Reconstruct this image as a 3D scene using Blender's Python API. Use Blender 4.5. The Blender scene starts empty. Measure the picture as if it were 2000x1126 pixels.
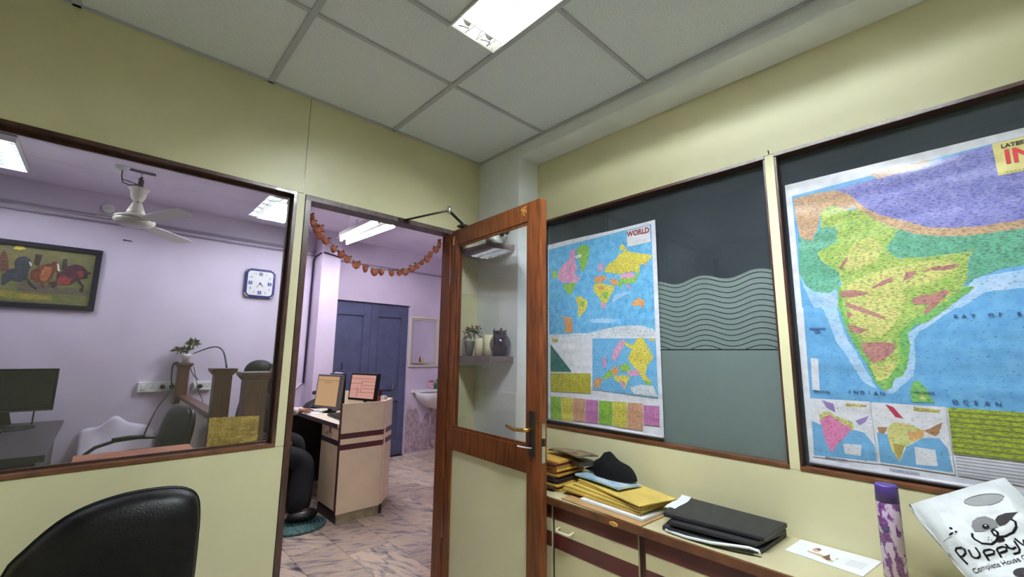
import bpy, bmesh, math, random
from mathutils import Vector, Matrix, noise

random.seed(11)
scene = bpy.context.scene
COL = scene.collection

# ---------------------------------------------------------------- camera
cam_data = bpy.data.cameras.new('camera')
cam_data.sensor_width = 36.0
cam_data.lens = 36.0 * 841.188 / 2000.0
cam_data.clip_start = 0.02
cam = bpy.data.objects.new('camera', cam_data)
COL.objects.link(cam)
YAW, PITCH, ROLL = (math.radians(a) for a in (43.1764, 8.7633, 0.61625))
_f = Vector((math.sin(YAW) * math.cos(PITCH), math.cos(YAW) * math.cos(PITCH), math.sin(PITCH)))
_r = _f.cross(Vector((0, 0, 1))).normalized()
_u = _r.cross(_f)
_r, _u = _r * math.cos(ROLL) + _u * math.sin(ROLL), -_r * math.sin(ROLL) + _u * math.cos(ROLL)
cam.matrix_world = Matrix(((_r.x, _u.x, -_f.x, -1.5575), (_r.y, _u.y, -_f.y, -1.9561),
                           (_r.z, _u.z, -_f.z, 1.32), (0, 0, 0, 1)))
scene.camera = cam

# ---------------------------------------------------------------- world and exposure
world = bpy.data.worlds.new('world')
scene.world = world
world.use_nodes = True
world.node_tree.nodes['Background'].inputs[0].default_value = (0.05, 0.05, 0.055, 1)
world.node_tree.nodes['Background'].inputs[1].default_value = 0.3
scene.view_settings.view_transform = 'Standard'
scene.view_settings.look = 'None'
scene.view_settings.gamma = 1.0
scene.view_settings.use_curve_mapping = False
scene.view_settings.exposure = 1.5
scene.cycles.use_denoising = True
scene.cycles.max_bounces = 10
scene.cycles.transparent_max_bounces = 16
scene.cycles.caustics_reflective = False
scene.cycles.caustics_refractive = False
CABIN_LAMP = 90.0      # glow of the tubes in the cabin
OFFICE_LAMP = 68.0     # glow of the tubes in the lilac office

# ---------------------------------------------------------------- helpers
def lin(c):
    return tuple(((v / 255.0) / 12.92 if v / 255.0 <= 0.04045 else ((v / 255.0 + 0.055) / 1.055) ** 2.4) for v in c) + (1.0,)

_mats = {}
def mat(name, col, rough=0.5, metal=0.0, var=0.0, vscale=8.0, bump=0.0, bscale=80.0, coat=0.0, spec=0.5, col2=None, stretch=(1, 1, 1)):
    if name in _mats:
        return _mats[name]
    m = bpy.data.materials.new(name)
    m.use_nodes = True
    nt = m.node_tree
    b = nt.nodes['Principled BSDF']
    b.inputs['Base Color'].default_value = lin(col)
    b.inputs['Roughness'].default_value = rough
    b.inputs['Metallic'].default_value = metal
    b.inputs['Specular IOR Level'].default_value = spec
    b.inputs['Coat Weight'].default_value = coat
    if var or bump or col2:
        tc = nt.nodes.new('ShaderNodeTexCoord')
        mp = nt.nodes.new('ShaderNodeMapping')
        mp.inputs['Scale'].default_value = stretch
        nt.links.new(tc.outputs['Object'], mp.inputs['Vector'])
    if var or col2:
        n = nt.nodes.new('ShaderNodeTexNoise')
        n.inputs['Scale'].default_value = vscale
        n.inputs['Detail'].default_value = 6
        nt.links.new(mp.outputs[0], n.inputs['Vector'])
        mix = nt.nodes.new('ShaderNodeMix'); mix.data_type = 'RGBA'
        c2 = col2 or tuple(max(0, v * (1 - var)) for v in col)
        c1 = col if col2 else tuple(min(255, v * (1 + var * 0.6)) for v in col)
        mix.inputs[6].default_value = lin(c2); mix.inputs[7].default_value = lin(c1)
        rmp = nt.nodes.new('ShaderNodeMapRange')
        rmp.inputs[1].default_value = 0.32; rmp.inputs[2].default_value = 0.68
        nt.links.new(n.outputs[0], rmp.inputs[0])
        nt.links.new(rmp.outputs[0], mix.inputs[0])
        nt.links.new(mix.outputs[2], b.inputs['Base Color'])
    if bump:
        n2 = nt.nodes.new('ShaderNodeTexNoise')
        n2.inputs['Scale'].default_value = bscale
        n2.inputs['Detail'].default_value = 4
        nt.links.new(mp.outputs[0], n2.inputs['Vector'])
        bp = nt.nodes.new('ShaderNodeBump')
        bp.inputs['Strength'].default_value = bump
        bp.inputs['Distance'].default_value = 0.01
        nt.links.new(n2.outputs[0], bp.inputs['Height'])
        nt.links.new(bp.outputs[0], b.inputs['Normal'])
    _mats[name] = m
    return m

def emis(name, col, strength):
    m = bpy.data.materials.new(name); m.use_nodes = True
    nt = m.node_tree; nt.nodes.clear()
    o = nt.nodes.new('ShaderNodeOutputMaterial'); e = nt.nodes.new('ShaderNodeEmission')
    e.inputs[0].default_value = lin(col); e.inputs[1].default_value = strength
    nt.links.new(e.outputs[0], o.inputs[0])
    return m

def glass_mat(name, tint=(245, 250, 248), refl=1.0, rough=0.0, haze=0.0, hazecol=(200, 205, 205)):
    m = bpy.data.materials.new(name); m.use_nodes = True
    nt = m.node_tree; nt.nodes.clear()
    o = nt.nodes.new('ShaderNodeOutputMaterial')
    t = nt.nodes.new('ShaderNodeBsdfTransparent'); t.inputs[0].default_value = lin(tint)
    gl = nt.nodes.new('ShaderNodeBsdfGlossy'); gl.inputs['Roughness'].default_value = rough
    fr = nt.nodes.new('ShaderNodeFresnel')
    ge = nt.nodes.new('ShaderNodeNewGeometry'); io = nt.nodes.new('ShaderNodeMapRange')   # same 1.5 index seen from either face of the pane
    io.inputs[3].default_value = 1.5; io.inputs[4].default_value = 1/1.5
    nt.links.new(ge.outputs['Backfacing'], io.inputs[0]); nt.links.new(io.outputs[0], fr.inputs[0])
    mu = nt.nodes.new('ShaderNodeMath'); mu.operation = 'MULTIPLY'; mu.inputs[1].default_value = refl
    nt.links.new(fr.outputs[0], mu.inputs[0])
    base = t
    if haze:
        d = nt.nodes.new('ShaderNodeBsdfDiffuse'); d.inputs[0].default_value = lin(hazecol)
        n = nt.nodes.new('ShaderNodeTexNoise'); n.inputs['Scale'].default_value = 3.0; n.inputs['Detail'].default_value = 8
        m1 = nt.nodes.new('ShaderNodeMath'); m1.operation = 'MULTIPLY'; m1.inputs[1].default_value = haze * 2
        nt.links.new(n.outputs[0], m1.inputs[0])
        mx = nt.nodes.new('ShaderNodeMixShader')
        nt.links.new(m1.outputs[0], mx.inputs[0]); nt.links.new(t.outputs[0], mx.inputs[1]); nt.links.new(d.outputs[0], mx.inputs[2])
        base = mx
    ms = nt.nodes.new('ShaderNodeMixShader')
    nt.links.new(mu.outputs[0], ms.inputs[0]); nt.links.new(base.outputs[0], ms.inputs[1]); nt.links.new(gl.outputs[0], ms.inputs[2])
    nt.links.new(ms.outputs[0], o.inputs[0])
    return m

class MB:
    def __init__(s): s.v = []; s.f = []
    def add(s, vs, fs):
        k = len(s.v); s.v += [tuple(v) for v in vs]; s.f += [tuple(i + k for i in f) for f in fs]; return s
    def box(s, x0, x1, y0, y1, z0, z1):
        x0, x1 = sorted((x0, x1)); y0, y1 = sorted((y0, y1)); z0, z1 = sorted((z0, z1))
        return s.add([(x0,y0,z0),(x1,y0,z0),(x1,y1,z0),(x0,y1,z0),(x0,y0,z1),(x1,y0,z1),(x1,y1,z1),(x0,y1,z1)],
                     [(0,3,2,1),(4,5,6,7),(0,1,5,4),(1,2,6,5),(2,3,7,6),(3,0,4,7)])
    def obox(s, c, size, M):
        c = Vector(c); h = Vector(size) / 2
        vs = [c + M @ Vector((sx*h.x, sy*h.y, sz*h.z)) for sz in (-1,1) for sx, sy in ((-1,-1),(1,-1),(1,1),(-1,1))]
        return s.add(vs, [(0,3,2,1),(4,5,6,7),(0,1,5,4),(1,2,6,5),(2,3,7,6),(3,0,4,7)])
    def hexa(s, b, t):   # bottom quad, top quad
        return s.add(list(b) + list(t), [(3,2,1,0),(4,5,6,7),(0,1,5,4),(1,2,6,5),(2,3,7,6),(3,0,4,7)])
    def prism(s, pts, off):   # polygon of 3d points swept by a vector
        n = len(pts); off = Vector(off); a = [Vector(p) for p in pts]
        return s.add(a + [p + off for p in a], [tuple(range(n))[::-1], tuple(range(n, 2*n))] + [(i, (i+1) % n, n+(i+1) % n, n+i) for i in range(n)])
    def poly(s, pts):
        return s.add(pts, [tuple(range(len(pts)))])
    def tube(s, path, r, n=8, caps=True):
        P = [Vector(p) for p in path]; rs = r if isinstance(r, (list, tuple)) else [r] * len(P)
        k = len(s.v); prev = None
        for i, p in enumerate(P):
            d = (P[min(i+1, len(P)-1)] - P[max(i-1, 0)]).normalized()
            a = prev - d * prev.dot(d) if prev else d.cross(Vector((0,0,1)) if abs(d.z) < 0.9 else Vector((1,0,0)))
            a.normalize(); prev = a; b = d.cross(a)
            for j in range(n):
                t = 2*math.pi*j/n
                s.v.append(tuple(p + (a*math.cos(t) + b*math.sin(t))*rs[i]))
        for i in range(len(P)-1):
            for j in range(n):
                s.f.append((k+i*n+j, k+i*n+(j+1) % n, k+(i+1)*n+(j+1) % n, k+(i+1)*n+j))
        if caps:
            s.f.append(tuple(k+j for j in range(n))[::-1]); s.f.append(tuple(k+(len(P)-1)*n+j for j in range(n)))
        return s
    def lathe(s, prof, c, n=20, M=None, caps=True):
        c = Vector(c); M = M or Matrix.Identity(3); k = len(s.v)
        for r, z in prof:
            for j in range(n):
                t = 2*math.pi*j/n
                s.v.append(tuple(c + M @ Vector((r*math.cos(t), r*math.sin(t), z))))
        for i in range(len(prof)-1):
            for j in range(n):
                s.f.append((k+i*n+j, k+i*n+(j+1) % n, k+(i+1)*n+(j+1) % n, k+(i+1)*n+j))
        if caps:
            s.f.append(tuple(k+j for j in range(n))[::-1]); s.f.append(tuple(k+(len(prof)-1)*n+j for j in range(n)))
        return s
    def grid(s, fn, nu, nv):
        k = len(s.v)
        for i in range(nu+1):
            for j in range(nv+1):
                s.v.append(tuple(fn(i/nu, j/nv)))
        for i in range(nu):
            for j in range(nv):
                a = k+i*(nv+1)+j
                s.f.append((a, a+nv+1, a+nv+2, a+1))
        return s
    def pillow(s, outline, nrm, prof):   # outline ring of points, inflated along nrm by (scale, depth) rings
        O = [Vector(p) for p in outline]; n = len(O); c = sum(O, Vector()) / n; nrm = Vector(nrm); k = len(s.v)
        for sc, d in prof:
            for p in O: s.v.append(tuple(c + (p - c)*sc + nrm*d))
        for i in range(len(prof)-1):
            for j in range(n):
                s.f.append((k+i*n+j, k+i*n+(j+1) % n, k+(i+1)*n+(j+1) % n, k+(i+1)*n+j))
        s.f.append(tuple(k+j for j in range(n))[::-1]); s.f.append(tuple(k+(len(prof)-1)*n+j for j in range(n)))
        return s
    def ball(s, c, r, n=10, m=7):
        c = Vector(c); r = r if isinstance(r, (tuple, list)) else (r, r, r); k = len(s.v)
        for i in range(1, m):
            ph = math.pi*i/m
            for j in range(n):
                t = 2*math.pi*j/n
                s.v.append((c.x+r[0]*math.sin(ph)*math.cos(t), c.y+r[1]*math.sin(ph)*math.sin(t), c.z-r[2]*math.cos(ph)))
        for i in range(m-2):
            for j in range(n): s.f.append((k+i*n+j, k+i*n+(j+1) % n, k+(i+1)*n+(j+1) % n, k+(i+1)*n+j))
        b = len(s.v); s.v += [(c.x,c.y,c.z-r[2]),(c.x,c.y,c.z+r[2])]
        for j in range(n):
            s.f.append((b, k+(j+1) % n, k+j)); s.f.append((b+1, k+(m-2)*n+j, k+(m-2)*n+(j+1) % n))
        return s
    def build(s, name, m, parent=None, bevel=0.0, smooth=False, subsurf=0):
        me = bpy.data.meshes.new(name)
        me.from_pydata(s.v, [], s.f); me.validate()
        bm = bmesh.new(); bm.from_mesh(me)
        bmesh.ops.recalc_face_normals(bm, faces=bm.faces)
        if bevel: bmesh.ops.bevel(bm, geom=list(bm.edges), offset=bevel, segments=2, profile=0.6, affect='EDGES', clamp_overlap=True)
        bm.to_mesh(me); bm.free()
        return place(me, name, m, parent, smooth, subsurf)

def place(me, name, m, parent=None, smooth=False, subsurf=0):
    o = bpy.data.objects.new(name, me); COL.objects.link(o)
    me.materials.clear(); me.materials.append(m)
    if smooth:
        for p in me.polygons: p.use_smooth = True
    if subsurf:
        sm = o.modifiers.new('subsurf', 'SUBSURF'); sm.levels = subsurf; sm.render_levels = subsurf
    if parent is not None:
        o.parent = parent
        o.matrix_parent_inverse = Matrix.Translation(-Vector(parent.get('_w', (0, 0, 0))))
    else:
        xs = [v.co for v in me.vertices]
        base = Vector(((min(v.x for v in xs)+max(v.x for v in xs))/2, (min(v.y for v in xs)+max(v.y for v in xs))/2, min(v.z for v in xs)))
        for v in me.vertices: v.co -= base
        o.location = base; o['_w'] = tuple(base)
    return o

def tag(o, label=None, cat=None, group=None, kind=None):
    if label: o['label'] = label
    if cat: o['category'] = cat
    if group: o['group'] = group
    if kind: o['kind'] = kind
    return o

def thing(name, loc, label=None, cat=None, group=None, kind=None):
    o = bpy.data.objects.new(name, None); COL.objects.link(o)
    o.empty_display_size = 0.1
    o.location = loc; o['_w'] = tuple(loc)
    return tag(o, label, cat, group, kind)

def box(name, m, parent, x0, x1, y0, y1, z0, z1, bevel=0.0):
    return MB().box(x0, x1, y0, y1, z0, z1).build(name, m, parent, bevel)

def text(name, body, size, origin, ex, ey, m, parent, align='CENTER', extrude=0.0004, bold=False, sx=1.0):
    cu = bpy.data.curves.new(name, 'FONT'); cu.body = body; cu.size = size; cu.align_x = align; cu.align_y = 'CENTER'
    cu.extrude = extrude; cu.resolution_u = 3
    if bold: cu.offset = size * 0.025
    t = bpy.data.objects.new(name, cu); COL.objects.link(t)
    dg = bpy.context.evaluated_depsgraph_get()
    me = bpy.data.meshes.new_from_object(t.evaluated_get(dg))
    bpy.data.objects.remove(t)
    ex = Vector(ex).normalized(); ey = Vector(ey).normalized(); ez = ex.cross(ey)
    M = Matrix(((ex.x*sx, ey.x, ez.x, origin[0]), (ex.y*sx, ey.y, ez.y, origin[1]), (ex.z*sx, ey.z, ez.z, origin[2]), (0, 0, 0, 1)))
    me.transform(M)
    return place(me, name, m, parent)

def arc(c, r, a0, a1, n, plane='xz', fixed=None):
    out = []
    for i in range(n+1):
        a = math.radians(a0 + (a1-a0)*i/n)
        out.append((c[0]+r*math.cos(a), c[1]+r*math.sin(a)))
    return out

def RZ(deg): return Matrix.Rotation(math.radians(deg), 3, 'Z')

def wander(pts, step=7.0, amp=1.0):     # edges of a printed or painted patch wander a little between the drawn points
    out = []; k = len(pts)
    for i in range(k):
        a = Vector(pts[i]); b = Vector(pts[(i+1) % k]); L_ = (b-a).length; n = max(1, int(L_/step)); q = Vector((-(b-a).y, (b-a).x))/max(L_, 1e-6)
        for j in range(n):
            p = a+(b-a)*j/n
            s_ = noise.noise(Vector((p.x*.09, p.y*.09, 3.0)))*2.6+noise.noise(Vector((p.x*.25, p.y*.25, 8.0)))*1.6
            out.append(tuple(p+q*s_*amp*(0 if (p.x < -2240 and L_ > 60) or L_ > 300 else 1)))
    return out

# ---------------------------------------------------------------- materials
def wood(name, col, rough=0.3, dark=0.55, coat=0.3):
    return mat(name, col, rough, var=0, col2=tuple(v*dark for v in col), vscale=14, stretch=(6, 6, 0.5), coat=coat, spec=0.3)
CREAM = mat('cream_laminate', (208, 204, 165), 0.42, var=0.03, vscale=3)
BROWN = mat('dark_brown_frame', (66, 38, 30), 0.33, var=0.25, vscale=20, stretch=(4, 4, 1), coat=0.2)
DOORWOOD = wood('polished_teak', (124, 68, 34), 0.36, 0.62, 0.05)
EDGE = mat('edge_brown', (98, 60, 36), 0.4, var=0.2, vscale=20)
MAROON = mat('maroon_laminate', (84, 38, 34), 0.35, var=0.12, vscale=12)
PLASTER = mat('white_plaster', (230, 234, 235), 0.7, var=0.03, vscale=5, bump=0.05, bscale=30)
CEILT = mat('ceiling_board', (226, 231, 234), 0.85, var=0.04, vscale=140, bump=0.08, bscale=220)
GRID = mat('ceiling_grid', (184, 186, 190), 0.5)
LILAC = mat('lilac_paint', (209, 196, 213), 0.75, var=0.05, vscale=1.6, bump=0.12, bscale=14)
LILACC = mat('lilac_ceiling_paint', (238, 228, 246), 0.85, var=0.03, vscale=3)
WHITE = mat('white_plastic', (226, 226, 222), 0.4)
WHITEENAMEL = mat('white_enamel', (232, 232, 226), 0.3)
BLACK = mat('black_plastic', (15, 15, 17), 0.42, spec=0.3)
LEATHER = mat('black_leather', (12, 12, 13), 0.42, var=0.2, vscale=30, bump=0.15, bscale=160, spec=0.25)
LEATHER2 = mat('black_leatherette', (13, 13, 16), 0.34, bump=0.3, bscale=25, spec=0.3)
CHROME = mat('chrome', (200, 200, 200), 0.2, metal=1.0)
BRASS = mat('brass', (190, 150, 80), 0.35, metal=1.0)
GOLDPAINT = mat('gold_foil', (212, 164, 84), 0.4, metal=0.6)
DKMETAL = mat('dark_metal', (70, 64, 58), 0.4, metal=0.8)
GLASS = glass_mat('clear_glass', haze=0.004)
GLASSD = glass_mat('door_glass', tint=(255, 255, 255), refl=1.0, haze=0.006)
GLASSB = glass_mat('tinted_glass', tint=(232, 238, 240), refl=1.0, haze=0.085, hazecol=(150, 160, 174))  # smears on the panes, with haze raised to lift the dark room behind
PAPER = mat('white_paper', (225, 227, 230), 0.6, var=0.03, vscale=20)
INK = mat('black_ink', (28, 28, 34), 0.6)

# ---- flat print outlines, millimetres on the sheet's own plane
INDIA_PRINT = [
('sea',[(-1565,1893),(-2051,1915),(-2255,1917),(-2255,1457),(-1565,1492)]),
('sea',[(-1545,1566),(-2255,1510),(-2255,1188),(-1889,1188),(-1564,1188),(-1569,1563)]),
('sealight',[(-1563,1618),(-1583,1564),(-1607,1536),(-1641,1527),(-1670,1542),(-1665,1485),(-1598,1490),(-1573,1571)]),
('sealight',[(-1593,1560),(-1663,1553),(-1661,1493),(-1668,1433),(-1682,1380),(-1705,1328),(-1726,1262),(-1740,1229),(-1707,1250),(-1677,1322),(-1649,1380),(-1635,1446),(-1615,1509)]),
('sealight',[(-2255,1579),(-1982,1546),(-1939,1499),(-1916,1467),(-1943,1465),(-1995,1504),(-2255,1521)]),
('sealight',[(-1976,1519),(-2006,1516),(-1951,1476),(-1904,1443),(-1871,1413),(-1851,1400),(-1838,1377),(-1834,1308),(-1826,1271),(-1800,1244),(-1773,1216),(-1757,1222),(-1785,1264),(-1815,1297),(-1826,1350),(-1827,1399),(-1873,1431),(-1914,1463)]),
('lilac',[(-1691,1881),(-1783,1889),(-2050,1912),(-2255,1912),(-2255,1685),(-1997,1681),(-1944,1689),(-1899,1698),(-1869,1716),(-1830,1742),(-1789,1763),(-1748,1809),(-1728,1849)]),
('tan',[(-1570,1885),(-1691,1881),(-1728,1852),(-1748,1815),(-1714,1804),(-1677,1827),(-1645,1816),(-1630,1755),(-1611,1716),(-1580,1735),(-1571,1800)]),
('tan',[(-1728,1855),(-1749,1818),(-1790,1772),(-1831,1750),(-1870,1726),(-1900,1706),(-1944,1695),(-1997,1687),(-2255,1692),(-2255,1663),(-1977,1664),(-1924,1673),(-1867,1693),(-1828,1718),(-1788,1750),(-1737,1797)]),
('tan',[(-1784,1907),(-1846,1908),(-1928,1911),(-1911,1897),(-1861,1889),(-1800,1887)]),
('teal',[(-1573,1743),(-1611,1716),(-1635,1760),(-1681,1760),(-1681,1706),(-1652,1655),(-1636,1639),(-1680,1602),(-1673,1554),(-1642,1533),(-1607,1543),(-1578,1571),(-1567,1617)]),
('lime',[(-1645,1816),(-1677,1830),(-1714,1805),(-1747,1798),(-1788,1751),(-1836,1712),(-1816,1681),(-1801,1660),(-1820,1628),(-1880,1619),(-1973,1620),(-1988,1633),(-1970,1594),(-1965,1548),(-1939,1499),(-1916,1465),(-1662,1483),(-1679,1560),(-1677,1602),(-1636,1639),(-1623,1673),(-1681,1706),(-1681,1756),(-1640,1759)]),
('lime',[(-1668,1554),(-1667,1480),(-1680,1415),(-1699,1356),(-1721,1306),(-1737,1246),(-1757,1225),(-1775,1237),(-1785,1264),(-1802,1270),(-1815,1297),(-1826,1350),(-1827,1399),(-1845,1419),(-1873,1429),(-1882,1441),(-1914,1463),(-1945,1492),(-1976,1521)]),
('teal',[(-1836,1713),(-1867,1693),(-1924,1673),(-1977,1665),(-2255,1666),(-2255,1579),(-2034,1564),(-1982,1546),(-1960,1528),(-1965,1548),(-1971,1589),(-1988,1633),(-1973,1620),(-1880,1619),(-1820,1628),(-1801,1660),(-1816,1681)]),
('green',[(-1668,1552),(-1667,1480),(-1680,1415),(-1699,1356),(-1721,1306),(-1737,1246),(-1757,1225),(-1759,1247),(-1744,1273),(-1731,1317),(-1713,1368),(-1691,1426),(-1677,1486),(-1678,1551)]),
('green',[(-1757,1225),(-1775,1237),(-1785,1264),(-1802,1270),(-1815,1297),(-1826,1350),(-1827,1399),(-1845,1419),(-1873,1429),(-1914,1463),(-1945,1492),(-1976,1519),(-1956,1521),(-1916,1484),(-1875,1455),(-1834,1431),(-1806,1394),(-1806,1356),(-1798,1307),(-1779,1280),(-1764,1252)]),
('yellow',[(-1695,1642),(-1728,1697),(-1766,1702),(-1797,1661),(-1777,1630),(-1729,1601),(-1696,1600)]),
('yellow',[(-1693,1558),(-1755,1586),(-1817,1600),(-1883,1607),(-1935,1605),(-1955,1581),(-1915,1554),(-1868,1538),(-1810,1522),(-1748,1506),(-1693,1510)]),
('yellow',[(-1690,1526),(-1776,1529),(-1834,1513),(-1821,1470),(-1801,1427),(-1763,1384),(-1719,1385),(-1697,1443)]),
('yellow',[(-1729,1300),(-1755,1301),(-1782,1318),(-1788,1296),(-1769,1263),(-1742,1251)]),
('pink',[(-1713,1368),(-1749,1373),(-1795,1367),(-1788,1340),(-1765,1318),(-1739,1306),(-1723,1328)]),
('pink',[(-1683,1503),(-1706,1491),(-1778,1450),(-1779,1438),(-1709,1474),(-1686,1488)]),
('pink',[(-1687,1432),(-1717,1416),(-1735,1410),(-1711,1397),(-1689,1406)]),
('pink',[(-1685,1473),(-1703,1460),(-1688,1446)]),
('pink',[(-1844,1495),(-1869,1509),(-1879,1497),(-1919,1518),(-1926,1509),(-1892,1470),(-1871,1450),(-1864,1456),(-1885,1481)]),
('pink',[(-1755,1539),(-1779,1557),(-1810,1570),(-1809,1556),(-1778,1543)]),
('pink',[(-1829,1551),(-1840,1580),(-1864,1580),(-1855,1565)]),
('pink',[(-1875,1576),(-1896,1586),(-1955,1588),(-1943,1577),(-1895,1576)]),
('pink',[(-1674,1536),(-1714,1538),(-1749,1523),(-1703,1515),(-1675,1518)]),
('pink',[(-1844,1497),(-1888,1509),(-1919,1517),(-1909,1492),(-1885,1478),(-1847,1481)]),
('pink',[(-1678,1614),(-1701,1648),(-1705,1641),(-1685,1607)]),
('green',[(-1815,1198),(-1814,1229),(-1824,1253),(-1833,1261),(-1850,1236),(-1863,1199)]),
('yellow',[(-1832,1207),(-1841,1223),(-1847,1206)]),
('white',[(-1576,1321),(-1597,1318),(-1593,1214),(-1573,1216)]),
('title',[(-2049,1914),(-2255,1913),(-2255,1820),(-2051,1820)]),
('white',[(-1563,1188),(-1719,1190),(-1722,1008),(-1558,1001)]),
('seainset',[(-1563,1115),(-1592,1104),(-1597,1048),(-1609,1025),(-1628,1053),(-1665,1102),(-1698,1095),(-1713,1071),(-1719,1062),(-1720,1014),(-1561,1006)]),
('yellow',[(-1584,1138),(-1610,1152),(-1633,1137),(-1673,1122),(-1671,1097),(-1658,1104),(-1618,1124),(-1588,1115)]),
('pink2',[(-1585,1118),(-1614,1141),(-1641,1119),(-1663,1107),(-1667,1100),(-1628,1053),(-1609,1022),(-1596,1054),(-1591,1099)]),
('violet',[(-1596,1184),(-1627,1176),(-1630,1147),(-1606,1163)]),
('violet',[(-1678,1128),(-1713,1147),(-1705,1129),(-1689,1116)]),
('white',[(-1641,1055),(-1688,1057),(-1683,1024),(-1644,1025)]),
('gold',[(-1659,1180),(-1712,1179),(-1709,1172),(-1659,1171)]),
('white',[(-1725,1189),(-1884,1189),(-1885,1009),(-1724,1010)]),
('seainset',[(-1728,1100),(-1753,1098),(-1761,1052),(-1773,1023),(-1791,1067),(-1829,1098),(-1863,1102),(-1878,1076),(-1882,1014),(-1728,1014)]),
('red',[(-1755,1185),(-1773,1179),(-1793,1147),(-1775,1150)]),
('limepale',[(-1755,1119),(-1769,1134),(-1805,1133),(-1834,1119),(-1829,1098),(-1787,1066),(-1773,1023),(-1759,1052),(-1752,1087)]),
('orange',[(-1795,1108),(-1835,1121),(-1831,1101),(-1804,1084)]),
('brownl',[(-1730,1116),(-1755,1119),(-1745,1098),(-1733,1100)]),
('brownl',[(-1834,1119),(-1874,1146),(-1864,1117),(-1856,1106),(-1842,1114)]),
('olive',[(-1763,1073),(-1789,1072),(-1773,1026),(-1765,1048)]),
('white',[(-1809,1071),(-1852,1069),(-1853,1025),(-1808,1022)]),
('gold',[(-1817,1183),(-1873,1180),(-1871,1172),(-1817,1172)]),
('tablegreen',[(-1889,1188),(-2255,1188),(-2255,1068),(-1887,1065)]),
('textblock',[(-1890,1058),(-2255,1062),(-2255,1001),(-1890,1009)]),
]
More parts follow.
